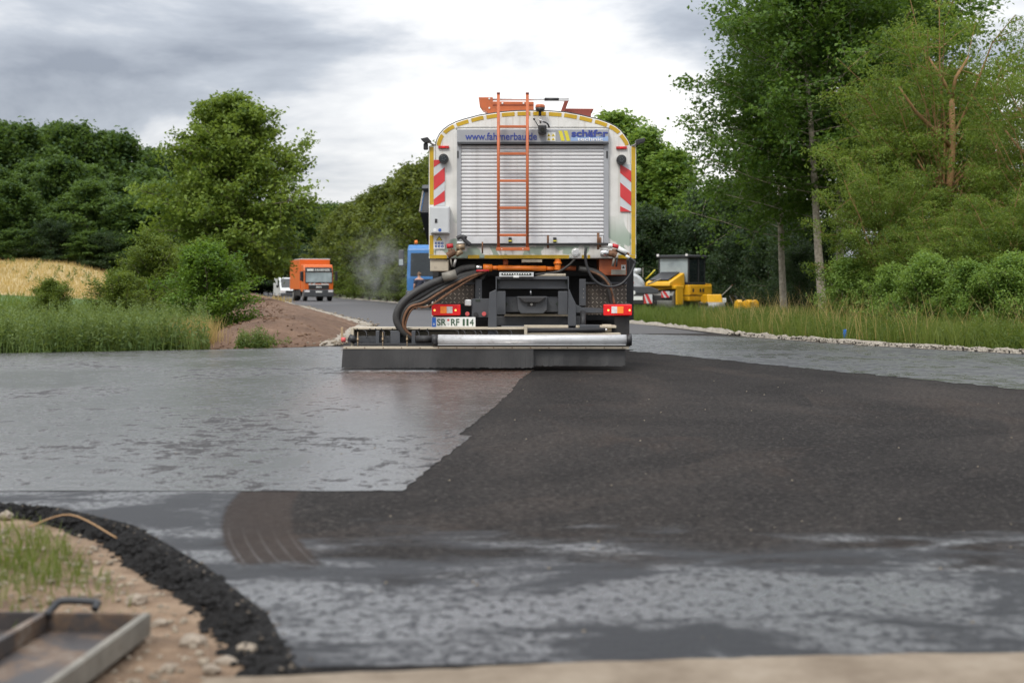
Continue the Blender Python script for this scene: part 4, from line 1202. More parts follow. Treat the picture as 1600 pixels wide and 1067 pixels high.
# shutter: header box, guides, slats, bottom rail
hd = tb('shutter_box', 'header_grey', 714, 202, 951.5, 225, 17.40, 0.12, 0.008)
tb('box_lip', 'chassis_grey', 714.5, 221.8, 951, 225.4, 17.385, 0.02, 0.003, hd)
for x0, x1 in ((714, 720.8), (943.2, 951)):
    g = tb('guide_rail', 'header_grey', x0, 225.5, x1, 381, 17.44, 0.07, 0.004)
    tb('rail_clip', 'black_plastic', x0 + (0.3 if x0 < 800 else 4.2), 236, x0 + (2.4 if x0 < 800 else 6.5), 247, 17.43, 0.01, 0.001, g)
shutter = tb('shutter', 'chassis_dark', 721, 225.6, 943, 381, 17.485, 0.012, 0)
p0 = tp(721, 227, 17.46); p1 = tp(943, 227, 17.46)
ph = 5.70 / F * 17.46
sp = [(0.0, 0.0), (-0.006, 0.12 * ph), (-0.011, 0.35 * ph), (-0.012, 0.55 * ph), (-0.009, 0.8 * ph), (-0.002, 0.93 * ph), (0.012, 0.93 * ph), (0.012, 0.0)]
slat_me = MB().prism([(a, b) for a, b in sp], p0[0], p1[0], axis='x').mesh('slat')
slat_me.materials.append(M['slat_grey'])
for k in range(25):
    z = H - (227 + 5.70 * (k + 1) - HY) / F * 17.46
    link('slat', slat_me, 'slat_grey', shutter, loc=(0, 17.46 - RY, z))
br = tb('bottom_rail', 'slat_grey', 721.2, 369.8, 942.8, 380.6, 17.445, 0.03, 0.005, shutter)
for x in (797, 867):
    tb('latch', 'black_plastic', x - 2.5, 371, x + 2.5, 382, 17.415, 0.03, 0.004)
    tb('latch_band', 'slash_yellow', x - 2.6, 375.5, x + 2.6, 377.4, 17.412, 0.033, 0.001)
# writing on the header
text('www.fahrnerbau.de', 'text_blue', hd, tp(783, 213.3, 17.397), 112 / F * 17.4, 11.5 / F * 17.4, bold=0.012)
st = tb('warning_sticker', 'plate_white', 854, 207.3, 868, 220.8, 17.396, 0.003, 0, hd)
for i in range(2):
    for j in range(2):
        cx, cy = 857.6 + i * 6.8, 213.2 + j * 6.3
        MB().prism([(q[0], q[2]) for q in (tp(cx - 2.6, cy, 17.39), tp(cx + 2.6, cy, 17.39), tp(cx, cy - 4.6, 17.39))], 17.393 - RY, 17.3955 - RY).build('warning_triangle', 'sticker_yellow', st)
        MB().prism([(q[0], q[2]) for q in (tp(cx - 0.6, cy - .7, 17.39), tp(cx + 0.6, cy - .7, 17.39), tp(cx, cy - 3.0, 17.39))], 17.391 - RY, 17.3928 - RY).build('warning_symbol', 'text_black', st)
for x in (872.5, 881):
    MB().prism([(q[0], q[2]) for q in (tp(x, 204.5, 17.39), tp(x + 5.5, 204.5, 17.39), tp(x + 10, 220.3, 17.39), tp(x + 4.5, 220.3, 17.39))], 17.396 - RY, 17.399 - RY).build('emblem_bar', 'slash_yellow', hd)
tb('logo_panel', 'light_blue', 892, 213.5, 950.3, 220.6, 17.3975, 0.002, 0, hd)
text('schäfer', 'text_blue', hd, tp(921.5, 208.5, 17.394), 57 / F * 17.4, 11.5 / F * 17.4, bold=0.03)
text('technic', 'text_white', hd, tp(922, 217.6, 17.394), 40 / F * 17.4, 5.6 / F * 17.4, bold=0.02)

# ladder
lad = empty('ladder'); lad.parent = truck
for x in (778.8, 824.0):
    ttube('rail', 'orange_paint', [(x, 146, 17.24), (x, 390, 17.24)], 0.019, 17.24, 10, lad)
    ttube('rail_cap', 'dark_red_paint', [(x, 145, 17.24), (x, 148, 17.24)], 0.0205, 17.24, 10, lad)
    for yy in (205, 386):
        ttube('stand_off', 'orange_paint', [(x, yy, 17.24), (x, yy, 17.5 if yy > 300 else 17.4)], 0.012, 17.24, 8, lad)
for yy in (198, 240.3, 282.6, 325, 367.3):
    tb('rung', 'orange_paint', 779.5, yy - 2.0, 823.3, yy + 2.0, 17.225, 0.03, 0.004, lad)
tb('foot_bar', 'orange_paint', 775, 386.5, 827.5, 391.8, 17.22, 0.05, 0.004, lad)
for x in (784, 817):
    disc('bolt', 'plate_white', x, 389.2, 0.8, 17.216, 0.006, lad, 10)

# things on the roof
hat = [(748, 152.5), (770, 152.5), (770, 159), (834, 159.6), (834, 173), (790, 175), (762, 178.5), (762, 176), (754.5, 172), (749.5, 165)]
hp = MB().prism([(q[0], q[2]) for q in (tp(*h, 17.62) for h in hat)], 0.10, 0.34).build('hatch_lever', 'orange_paint', truck, 0.006)
for (x, y) in ((785, 161.5), (818, 161.5), (764.5, 154.5), (764.5, 169)):
    disc('bolt', 'plate_white', x, y, 1.5, 17.59, 0.012, hp, 10)
tb('lever_fold', 'dark_red_paint', 770, 163.8, 834, 164.6, 17.592, 0.01, 0, hp)
ttube('gas_strut', 'aluminium', [(770, 155.6), (880, 155.6)], 0.016, 17.72, 10)
ttube('strut_grip', 'black_plastic', [(851, 155.6), (874, 155.6)], 0.021, 17.72, 10)
tb('strut_end', 'aluminium', 873, 152.8, 889, 158.6, 17.70, 0.04, 0.003)
MB().prism([(q[0], q[2]) for q in (tp(882, 158, 17.7), tp(888.5, 158, 17.7), tp(882, 176, 17.7), tp(875.5, 176, 17.7))], 0.19, 0.25).build('strut_bracket', 'dark_red_paint', truck, 0.004)
MB().prism([(q[0], q[2]) for q in (tp(884, 170.5, 17.9), tp(928, 170.8, 17.9), tp(923.5, 176, 17.9), tp(923, 184, 17.9), tp(876, 180, 17.9))], 0.35, 0.75).build('hatch_flap', 'dark_red_paint', truck, 0.006)
bc = empty('beacon'); bc.parent = truck
c = tp(844, 168, 17.36)
MB().tube([(c[0], c[1], c[2] - .035), (c[0], c[1], c[2] - .02), (c[0], c[1], c[2] + 0.01), (c[0], c[1], c[2] + 0.03), (c[0], c[1], c[2] + 0.038)], [.035, .055, .06, .055, .03], 18).build('beacon_dome', 'orange_paint', bc)
MB().cyl((c[0], c[1], c[2] - .05), (c[0], c[1], c[2] - .005), .048, .062, 18).build('beacon_base', 'black_plastic', bc)
ttube('beacon_post', 'black_plastic', [(844, 172, 17.36), (843.5, 181, 17.36)], 0.018, 17.36, 10, bc)
ttube('post_tube', 'steel_rod', [(843.5, 180, 17.36), (844.5, 193, 17.36)], 0.011, 17.36, 8, bc)
ttube('post_clamp', 'aluminium', [(841, 186.5, 17.35), (851, 191, 17.35)], 0.009, 17.35, 8, bc)
cm = tb('camera_housing', 'black_plastic', 841, 195.5, 854, 209, 17.28, 0.11, 0.012)
MB().cyl(tp(847.5, 203, 17.265), tp(847.5, 203, 17.285), .028, .028, 16).build('camera_lens', 'glass_dark', cm)
ttube('camera_cable', 'black_plastic', [(849, 190.5, 17.34), (854, 192.5, 17.32), (857, 196, 17.32), (858, 200, 17.33)], 0.010, 17.33, 8, cm)
ttube('camera_lever', 'black_plastic', [(834.5, 186.5, 17.33), (842, 199, 17.33)], 0.006, 17.33, 6, cm)
disc('lever_knob', 'black_plastic', 834.5, 186.3, 1.7, 17.32, 0.02, cm, 12)

# lamps and panels of the rear frame
for sx_, pts in ((-1, ((657, 217), (668, 214.5), (674, 221), (664, 224))), (1, ((1008, 215.5), (993.5, 219), (994, 226), (1007.5, 222)))):
    wl = MB().prism([(q[0], q[2]) for q in (tp(*h, 17.42) for h in pts)], -0.10, 0.06).build('work_lamp', 'black_plastic', truck, 0.006)
    cx = sum(p[0] for p in pts) / 4; cy = sum(p[1] for p in pts) / 4
    ttube('lamp_bracket', 'steel_rod', [(cx, cy, 17.42), (cx - sx_ * 9, cy + 6, 17.47), (cx - sx_ * 14, cy + 8, 17.5)], 0.012, 17.45, 8, wl)
tb('lamp_foot', 'black_plastic', 661.5, 224, 668.5, 234, 17.45, 0.07, 0.01)
for x0, x1, y in ((684.8, 701.5, 230), (963, 979.5, 231)):
    ml = tb('marker_lamp', 'lamp_red_dull', x0, y - 2, x1, y + 2, 17.47, 0.03, 0.004)
    tb('lamp_bulb', 'lamp_red', (x0 + x1) / 2 - 2.5, y - 1.4, (x0 + x1) / 2 + 2.5, y + 1.4, 17.465, 0.01, 0.002, ml)
for x, y in ((693, 248), (971.3, 249.5)):
    rl = disc('reversing_lamp', 'black_plastic', x, y, 7.6, 17.40, 0.09)
    disc('lens', 'glass_dark', x, y, 5.2, 17.392, 0.01, rl)
    for k in range(5):
        a = 2 * math.pi * k / 5
        disc('led', 'chassis_grey', x + 2.8 * math.cos(a), y + 2.8 * math.sin(a), 0.9, 17.388, 0.006, rl, 8)
def chevron(x0, x1, y0, y1, flip, first):
    pn = tb('warning_panel', 'tape_white', x0, y0, x1, y1, 17.486, 0.004, 0)
    w = x1 - x0
    hgt_ = y1 - y0
    bands = ((-0.06, 0.16), (0.36, 0.66), (0.86, 1.10)) if first else ((-0.06, 0.18), (0.38, 0.68), (0.88, 1.10))
    for a, b in bands:
        # parallelogram running diagonally, cut to the panel
        sl = 0.20 * (1 if flip else -1)
        poly = []
        for (u, t) in ((0, a), (1, a + sl * 1.0), (1, b + sl * 1.0), (0, b)):
            poly.append((x0 + u * w, y0 + min(1, max(0, t)) * hgt_))
        if abs(poly[0][1] - poly[3][1]) < 0.5 and abs(poly[1][1] - poly[2][1]) < 0.5: continue
        MB().prism([(q[0], q[2]) for q in (tp(*h, 17.484) for h in poly)], 17.482 - RY, 17.4845 - RY).build('red_stripe', 'tape_red', pn)
chevron(677.8, 695, 250, 322, False, True)
chevron(969, 986.2, 257, 331, True, False)
cb = tb('control_box', 'box_grey', 672, 322.5, 702.5, 365, 17.35, 0.14, 0.008)
tb('box_door', 'box_grey', 674, 324.5, 700.5, 363.5, 17.342, 0.012, 0.005, cb)
tb('lock', 'black_plastic', 679.5, 342, 683.2, 348.2, 17.333, 0.012, 0.002, cb)
disc('round_sticker', 'plate_white', 679.5, 359.7, 2.6, 17.339, 0.003, cb)
disc('round_sticker', 'sticker_blue', 687.2, 359.7, 2.6, 17.339, 0.003, cb)
pc = tb('warning_placard', 'plate_white', 677.4, 367.5, 695, 389, 17.484, 0.004, 0)
for grow, mm, dd in ((1.0, 'text_black', 17.482), (0.76, 'sticker_yellow', 17.480)):
    MB().prism([(q[0], q[2]) for q in (tp(686.3 - 5 * grow, 374.2 + 1.8 * grow, dd), tp(686.3 + 5 * grow, 374.2 + 1.8 * grow, dd), tp(686.3, 374.2 - 5.8 * grow, dd))], dd - 0.001 - RY, dd + 0.001 - RY).build('warning_triangle', mm, pc)
for i in range(3):
    for j in range(2):
        disc('safety_pictogram', 'sticker_blue', 681.2 + i * 5, 380.2 + j * 4.9, 2.0, 17.4815, 0.003, pc, 16)
        disc('pictogram_mark', 'plate_white', 681.2 + i * 5 + 0.3, 380.4 + j * 4.9, 0.8, 17.4795, 0.003, pc, 8)
# bottom ledge fittings
ttube('shutter_bar', 'chassis_dark', [(728, 382.5, 17.36), (760, 382, 17.36), (935, 381.2, 17.36), (949, 381.5, 17.36)], 0.014, 17.36, 8)
ttube('thin_rod', 'steel_rod', [(735, 385.5, 17.38), (944, 384.2, 17.38)], 0.006, 17.38, 6)
for x, y0, y1, r in ((753.8, 378, 396, .010), (856.2, 367.5, 388, .013), (934.7, 364, 390, .016), (938, 371, 386, .014)):
    ttube('rod_holder', 'rusty_metal', [(x, y0, 17.35), (x, y1, 17.37)], r, 17.36, 8)
for x, rx_ in ((899.5, 9.5), (945, 8.2)):
    ob = disc('inspection_port', 'plate_white', x, 394, 6.6, 17.478, 0.03)
    ob.scale = (1, 1, 1)
    disc('port_bowl', 'chrome', x + .3, 394.2, 4.9, 17.470, 0.012, ob)
def valve(pts, d, parts):
    v = empty('valve'); v.parent = truck
    for nm, mt, path, r in parts:
        ttube(nm, mt, path, r, d, 10, v)
    return v
valve(None, 17.36, (('pipe', 'brass_dirty', [(712, 398), (722, 392)], .036), ('valve_body', 'rusty_metal', [(699, 400), (706, 396), (712, 393)], .042), ('valve_neck', 'rusty_metal', [(705, 397), (703, 389)], .028), ('hand_wheel', 'valve_red', [(698, 385), (708, 384)], .030), ('fitting', 'brass_dirty', [(713, 386.5), (726, 385.5)], .040), ('fitting_cap', 'plate_white', [(714, 379.6), (724, 379.4)], .014), ('lever', 'black_plastic', [(714, 373), (721, 370), (727, 376), (735, 383)], .026), ('lever_grip', 'black_plastic', [(722, 369), (729, 373)], .024), ('hanger', 'galvanised', [(703.5, 402), (706.5, 417)], .012), ('drip_tap', 'steel_rod', [(712, 405), (709, 417)], .018)))
valve(None, 17.36, (('pipe', 'chrome', [(938, 395), (950, 395)], .040), ('valve_body', 'rusty_metal', [(951, 396), (958, 397), (963, 399)], .042), ('valve_neck', 'rusty_metal', [(959, 397), (960, 389)], .026), ('hand_wheel', 'valve_red', [(957, 383.5), (966, 386)], .026), ('residue', 'plate_white', [(950, 383), (957, 385)], .026), ('residue', 'plate_white', [(966, 388), (979, 395)], .030), ('nipple', 'rusty_metal', [(979, 396), (983, 398)], .018), ('hanger', 'galvanised', [(960, 402), (957, 416)], .016), ('hanger', 'chassis_dark', [(964, 403), (963, 417)], .012)))
ttube('control_cable', 'black_plastic', [(916, 387, 17.34), (914.5, 397, 17.33), (916, 412, 17.33), (924, 432, 17.33), (938, 444.5, 17.33), (955, 448, 17.33), (972, 443, 17.33), (985, 428, 17.34), (991, 413, 17.36)], 0.017, 17.33, 10)
ttube('cable_end', 'black_plastic', [(991, 413, 17.36), (991.5, 409, 17.36), (980, 400.5, 17.37), (963, 391, 17.39)], 0.016, 17.36, 10)
ttube('cable_sleeve', 'plate_white', [(983.5, 403.2, 17.355), (978, 399.2, 17.36)], 0.019, 17.36, 10)

# ---- below the body
tb('side_locker', 'beige_paint', 672, 405.5, 701, 424, 17.52, 0.5, 0.01)
tb('orange_locker', 'orange_paint', 936, 404.8, 979, 430.5, 17.60, 0.5, 0.01)
wp = tb('warning_sticker', 'plate_white', 970.6, 413.8, 977.6, 428, 17.595, 0.004, 0)
for yy in (419.5, 426):
    MB().prism([(q[0], q[2]) for q in (tp(971.8, yy, 17.59), tp(976.4, yy, 17.59), tp(974.1, yy - 4.2, 17.59))], 17.591 - RY, 17.594 - RY).build('warning_triangle', 'text_black', wp)
tb('galvanised_flap', 'galvanised', 955, 421.5, 978, 429.5, 17.47, 0.02, 0.003).rotation_euler = (0, R(0), 0)
tb('cross_beam', 'chassis_dark', 684, 406, 984, 432, 18.1, 0.2, 0.01)
tb('underbody', 'chassis_dark', 676, 406, 990, 500, 18.6, 0.05, 0.0)
pip = ttube('heating_pipe', 'pipe_orange', [(778, 418.7), (853, 419.5)], 0.033, 17.55, 14)
ttube('pipe_end', 'pipe_orange', [(755, 418.3), (769, 418.5)], 0.045, 17.55, 14, pip)
ttube('pipe_end', 'pipe_orange', [(768, 418.5), (780, 418.7)], 0.028, 17.55, 14, pip)
ttube('pipe_elbow', 'pipe_orange', [(852, 419.5, 17.58), (866, 419.8, 17.58)], 0.026, 17.58, 12, pip)
ttube('pipe_elbow', 'pipe_orange', [(871.5, 404), (871.5, 414), (871, 422)], 0.040, 17.53, 14, pip)
ttube('pipe_collar', 'pipe_orange', [(871.5, 409.5), (871.5, 413)], 0.052, 17.53, 14, pip)
ttube('pipe_riser', 'orange_paint', [(790, 405), (790, 417)], 0.034, 17.62, 12, pip)
ttube('pipe_tail', 'orange_paint', [(876, 419, 17.7), (900, 419.5, 17.7)], 0.030, 17.7, 10, pip)
ttube('hose_fitting', 'chrome', [(741, 417.8), (753, 418.2)], 0.030, 17.52, 12)
ttube('valve_handle', 'valve_red', [(744, 423.3, 17.42), (764, 422.8, 17.42)], 0.012, 17.42, 8)
tb('drain_plate', 'beige_paint', 815, 405.2, 847, 410, 17.50, 0.2, 0.004)
nm = tb('number_lamp_bar', 'box_grey', 780, 425.6, 834, 432.8, 17.34, 0.06, 0.006)
tb('bar_slot', 'text_black', 783.5, 426.5, 830, 430, 17.334, 0.01, 0.003, nm)
for k in range(11):
    disc('chain_link', 'plate_white', 787 + k * 3.9, 428.3, 1.1, 17.328, 0.006, nm, 10)
tb('bar_tab', 'plate_white', 802, 430, 811, 433.8, 17.33, 0.01, 0.002, nm)
tb('ledge_strip', 'beige_paint', 838, 427.6, 884, 431.3, 17.45, 0.1, 0.003)
uf = tb('under_frame', 'chassis_grey', 776, 432, 888, 437, 17.42, 0.3, 0.006)
tb('frame_beam', 'chassis_grey', 777, 437.3, 887, 451.6, 17.50, 0.2, 0.008, uf)
for x0, x1 in ((774.5, 776.3), (887.2, 889)):
    tb('frame_cheek', 'chassis_grey', x0, 432, x1, 452, 17.38, 0.35, 0.003, uf)
for x in (778.5, 884.5):
    disc('frame_hole', 'text_black', x + (0.5 if x < 800 else 0), 441.5, 2.2, 17.494, 0.01, uf, 16)
for x0, x1 in ((776, 790), (872.2, 887)):
    tb('frame_leg', 'chassis_grey', x0, 455, x1, 491.6, 17.42, 0.14, 0.006, uf)
tb('frame_back', 'chassis_dark', 776, 452, 888, 492, 17.86, 0.1, 0.004, uf)
hb = tb('hitch_beam', 'chassis_grey', 789, 463.5, 873, 488, 17.60, 0.16, 0.012, uf)
jaw = [(808, 463), (855, 463), (855, 484), (849, 490), (814, 490), (809, 484)]
MB().prism([(q[0], q[2]) for q in (tp(*h, 17.5) for h in jaw)], -0.02, 0.09).build('hitch_plate', 'chassis_grey', truck, 0.010)
fl = [(809.5, 464), (853.5, 464), (849, 469), (843, 473), (820, 473), (814, 469)]
MB().prism([(q[0], q[2]) for q in (tp(*h, 17.4) for h in fl)], -0.09, -0.015).build('hitch_funnel', 'chassis_dark', truck, 0.012)
disc('hitch_pin', 'steel_rod', 830.5, 475.5, 2.2, 17.455, 0.03)
tb('pin_guard', 'chassis_dark', 824, 472, 837, 478.5, 17.47, 0.02, 0.004)
ttube('hitch_lever', 'chrome', [(829, 452.5, 17.55), (829.5, 461, 17.55)], 0.012, 17.55, 8)
for x in (800.5, 861):
    for y in (472, 478.5):
        disc('bolt_hole', 'text_black', x, y, 0.8, 17.596, 0.004, hb, 8)
for x in (791.5, 870.5):
    MB().prism([(q[0], q[2]) for q in (tp(x - 2.5, 470, 17.59), tp(x + 2.5, 475, 17.59), tp(x - 2.5, 480, 17.59))] if x < 800 else [(q[0], q[2]) for q in (tp(x + 2.5, 470, 17.59), tp(x - 2.5, 475, 17.59), tp(x + 2.5, 480, 17.59))], 17.592 - RY, 17.598 - RY).build('beam_notch', 'text_black', hb)
# tread plates over the wheels
tb('tread_plate', 'tread_plate', 685.5, 444.5, 741, 475, 17.68, 0.02, 0.003)
tb('tread_plate', 'tread_plate', 690, 429, 738, 443, 17.95, 0.02, 0.003)
tb('tread_plate', 'tread_plate', 914, 444, 979, 492, 17.72, 0.02, 0.003)
tb('plate_edge', 'chassis_grey', 684, 441.5, 742, 444.6, 17.66, 0.05, 0.003)
tb('plate_edge', 'chassis_grey', 914, 440.8, 980, 444, 17.66, 0.05, 0.003)
tb('mudguard_edge', 'plate_white', 674.5, 446, 676.8, 494, 17.55, 0.04, 0.003)
ttube('mudguard_rod', 'chrome', [(680.5, 444, 17.56), (681, 474, 17.56)], 0.010, 17.56, 8)
for x0, x1 in ((742.5, 753), (905, 915.5)):
    sp_ = tb('support_post', 'chassis_grey', x0, 436, x1, 478, 17.55, 0.06, 0.005)
    for k in range(3):
        disc('bolt', 'steel_rod', (x0 + x1) / 2 + 1.5, 452 + k * 6.5, 0.9, 17.544, 0.006, sp_, 8)
# lights and plates
for x0, x1, side in ((674.5, 719.5, 0), (943, 987.5, 1)):
    tl_ = tb('tail_lamp', 'lamp_red', x0, 475.6, x1, 493, 17.35, 0.10, 0.012)
    w = x1 - x0
    fr = (0.30, 0.52, 0.72) if side == 0 else (0.70, 0.48, 0.28)
    tb('indicator_lens', 'lamp_orange', x0 + w * min(fr[0], fr[1]), 479, x0 + w * max(fr[0], fr[1]), 489.5, 17.343, 0.012, 0.003, tl_)
    tb('reversing_lens', 'lamp_clear', x0 + w * min(fr[1], fr[2]), 479, x0 + w * max(fr[1], fr[2]), 489.5, 17.342, 0.012, 0.003, tl_)
    for u in ((0.10, 0.83) if side == 0 else (0.17, 0.92)):
        disc('bulb_glow', 'lamp_hot', x0 + w * u, 484.8, 1.7, 17.346, 0.006, tl_, 12)
    tb('lamp_mount', 'chassis_dark', x0 + 3, 474, x1 - 3, 494.5, 17.46, 0.06, 0.006, tl_)
sk = tb('socket_panel', 'chassis_grey', 737, 466.5, 764.5, 496, 17.45, 0.02, 0.004)
for x in (730.2, 756.3):
    k = disc('emergency_knob', 'knob_red', x, 490.5, 3.4, 17.39, 0.05, sk)
tb('socket_cap', 'aluminium', 726, 468, 736.5, 478, 17.40, 0.08, 0.014, sk)
disc('round_socket', 'chassis_dark', 743.5, 491, 3.4, 17.42, 0.03, sk)
tb('panel_slot', 'text_black', 743, 468, 750.5, 471.2, 17.445, 0.008, 0.003, sk)
pl = tb('number_plate', 'plate_white', 674.6, 495.6, 743, 511.2, 17.33, 0.012, 0.004)
tb('plate_band', 'plate_blue', 675, 496, 681.2, 510.9, 17.3275, 0.004, 0.001, pl)
text('D', 'text_white', pl, tp(678.1, 506.5, 17.3255), 2.6 / F * 17.33, 3.2 / F * 17.33, bold=0.02, depth=0.0015)
text('SR', 'text_green', pl, tp(690, 503.5, 17.3265), 14 / F * 17.33, 10.5 / F * 17.33, bold=0.015)
disc('plate_seal', 'knob_red', 700.5, 500, 1.9, 17.3265, 0.004, pl, 14)
disc('plate_seal', 'box_grey', 700.5, 506, 2.0, 17.3265, 0.004, pl, 14)
text('RF', 'text_green', pl, tp(711.2, 503.5, 17.3265), 13 / F * 17.33, 10.5 / F * 17.33, bold=0.015)
for ch, xx, ww in (('1', 724.6, 3.1), ('1', 730.4, 3.1), ('4', 737.0, 6.4)):
    text(ch, 'text_green', pl, tp(xx, 503.5, 17.3265), ww / F * 17.33, 10.5 / F * 17.33)
tb('plate_holder', 'black_plastic', 674, 510.8, 743.5, 513, 17.325, 0.03, 0.003)
# axle and inner dark parts
for nmx, x0, y0, x1, y1, d in (('air_tank', 730, 498, 776, 514, 18.2), ('chassis_rail', 775, 492, 783, 520, 18.0), ('chassis_rail', 880, 492, 888, 520, 18.0)):
    tb(nmx, 'chassis_dark', x0, y0, x1, y1, d, 0.4, 0.02)
tb('rear_guard', 'chassis_grey', 770, 494, 912, 509, 17.75, 0.1, 0.008)
tb('guard_strip', 'beige_paint', 788, 490.6, 898, 494.4, 17.70, 0.1, 0.003)
tb('mud_flap', 'skirt_rubber', 960, 494, 983.5, 524, 17.45, 0.02, 0.003)
tb('mud_flap', 'skirt_rubber', 684, 512, 735, 521, 17.9, 0.02, 0.003)

# ---- spray bar
bar = empty('spray_bar'); bar.parent = truck
DB = 16.88
for pts in ([(765, 457), (776, 452), (776.5, 527), (762, 527), (763, 500)], [(887.5, 452), (889, 452), (893, 462), (899, 474), (899.5, 500), (900, 527), (886.5, 527)]):
    MB().prism([(q[0], q[2]) for q in (tp(*h, 17.30) for h in pts)], -0.32, -0.26).build('lift_arm', 'chassis_grey', bar, 0.005)
gus = [(893, 468), (901, 476), (910, 480.5), (945, 482), (945, 489), (893, 489)]
MB().prism([(q[0], q[2]) for q in (tp(*h, 17.3) for h in gus)], -0.12, -0.06).build('arm_gusset', 'chassis_grey', bar, 0.004)
ttube('arm_cylinder', 'chassis_dark', [(911, 487, 17.3), (911, 512, 17.2)], 0.034, 17.3, 12, bar)
tb('bar_frame', 'beige_paint', 548, 511.5, 823, 515, DB + 0.25, 0.35, 0.005, bar)
tb('bar_back', 'beige_paint', 548.5, 514.8, 823, 528, DB + 0.50, 0.04, 0.004, bar)
tb('bar_end', 'beige_paint', 548, 511.5, 552.5, 541, DB + 0.22, 0.4, 0.004, bar)
tb('bar_frame', 'beige_paint', 823, 508.5, 963, 512.5, DB + 0.3, 0.3, 0.005, bar)
tb('bar_frame', 'beige_paint', 823, 520.5, 970, 524.5, DB + 0.2, 0.3, 0.005, bar)
tb('bar_bracket', 'beige_paint', 819, 508.6, 824, 524, DB + 0.18, 0.3, 0.004, bar)
tb('bar_bracket', 'beige_paint', 941, 507, 955.5, 519, DB + 0.4, 0.1, 0.004, bar)
ttube('slide_cylinder', 'chassis_dark', [(824, 516.5, DB + .2), (945, 515.2, DB + .2)], 0.026, DB, 12, bar)
ttube('cylinder_rod', 'chrome', [(945, 515.2, DB + .2), (948.5, 515.2, DB + .2)], 0.014, DB, 10, bar)
tb('slide_block', 'chassis_grey', 906, 507.5, 937, 512.5, DB + 0.22, 0.12, 0.005, bar)
tb('left_beam', 'chassis_grey', 553, 525, 680, 535.5, DB + 0.30, 0.12, 0.006, bar)
tb('left_beam', 'chassis_dark', 553, 536.5, 985, 541.5, DB + 0.06, 0.45, 0.006, bar)
for x0, x1 in ((587, 592.5), (610, 625), (643, 649)):
    tb('beam_bracket', 'chassis_grey', x0, 517, x1, 538, DB + 0.16, 0.1, 0.005, bar)
for x in (559, 598, 636):
    ttube('nozzle_lever', 'brass_dirty', [(x, 519, DB + .2), (x, 540, DB + .05)], 0.007, DB, 6, bar)
    ttube('lever_joint', 'brass_dirty', [(x, 528, DB + .1), (x, 532.5, DB + .08)], 0.013, DB, 8, bar)
ttube('end_motor', 'black_plastic', [(545, 527, DB + .2), (556, 532, DB + .2)], 0.045, DB, 12, bar)
ttube('end_cap', 'knob_red', [(533.5, 531, DB + .22), (540, 531, DB + .22)], 0.030, DB, 12, bar)
ttube('hydraulic_line', 'black_plastic', [(553, 516.2, DB + .3), (640, 516.2, DB + .3), (700, 517, DB + .3), (822, 514, DB + .3)], 0.008, DB, 6, bar)
for x in (570, 598, 610, 652, 667, 714, 724, 741, 750, 775, 797):
    ttube('nozzle_hose', 'black_plastic', [(x - 5, 516.3, DB + .28), (x, 517, DB + .24), (x + 2.5, 520, DB + .22), (x + 3, 528, DB + .2)], 0.007, DB, 6, bar)
for x in (558, 578, 587, 596, 613, 655, 668):
    ttube('line_clip', 'black_plastic', [(x, 513, DB + .24), (x, 516.5, DB + .24)], 0.007, DB, 6, bar)
tu = ttube('bar_tube', 'aluminium', [(684, 531.2), (979, 531.2)], 8.3 / F * DB, DB - 0.02, 24, bar)
for x0, x1, rr in ((675, 684.2, 8.6), (978.8, 986.8, 8.9)):
    ttube('tube_cap', 'black_plastic', [(x0, 531.2), (x1, 531.2)], rr / F * DB, DB - 0.02, 24, tu)
ttube('tube_stub', 'chassis_dark', [(650, 529.5, DB + .06), (676, 529.5, DB + .06)], 5.5 / F * DB, DB, 14, tu)
tb('tube_seam', 'box_grey', 684, 538.2, 978, 539.2, DB - 0.075, 0.01, 0, tu)
cl = tb('clamp_strip', 'beige_paint', 536.5, 541.2, 983, 545.2, DB - 0.03, 0.03, 0.003, bar)
for k in range(16):
    disc('bolt', 'rusty_metal', 541 + k * 28.8, 543.2, 1.0, DB - 0.036, 0.008, cl, 8)
def skirt(x0, x1, ytop, ybot, d, seed):
    rr = random.Random(seed)
    n_ = 160
    a = tp(x0, ytop, d); b = tp(x1, ybot, d)
    mb_ = MB()
    top = []; bot = []
    for i in range(n_ + 1):
        t = i / n_
        x = a[0] + (b[0] - a[0]) * t
        wob = 0.010 * math.sin(t * 11 + seed) + 0.005 * math.sin(t * 37)
        top.append((x, a[1] + wob * 0.2, a[2]))
        bot.append((x + (-0.012 if i == 0 else 0), b[1] - 0.03 + wob, max(0.010, b[2] + rr.uniform(-.006, .010))))
    vs_ = top + bot + [(p[0], p[1] + 0.014, p[2]) for p in top] + [(p[0], p[1] + 0.014, p[2]) for p in bot]
    m = n_ + 1
    fs = []
    for i in range(n_):
        fs += [(i, i + 1, m + i + 1, m + i), (2 * m + i, 3 * m + i, 3 * m + i + 1, 2 * m + i + 1), (m + i, m + i + 1, 3 * m + i + 1, 3 * m + i), (i, 2 * m + i, 2 * m + i + 1, i + 1)]
    fs += [(0, m, 3 * m, 2 * m), (n_, 2 * m + n_, 3 * m + n_, m + n_)]
    mb_.add(vs_, fs)
    return mb_.build('rubber_skirt', 'skirt_rubber', bar)
skirt(535.5, 833.5, 545.3, 574.5, DB - 0.02, 1)
skirt(834, 977, 542.5, 571.8, DB + 0.06, 2)
tb('skirt_side', 'skirt_rubber', 535.3, 545.3, 537, 572, DB + 0.02, 0.45, 0.002, bar)

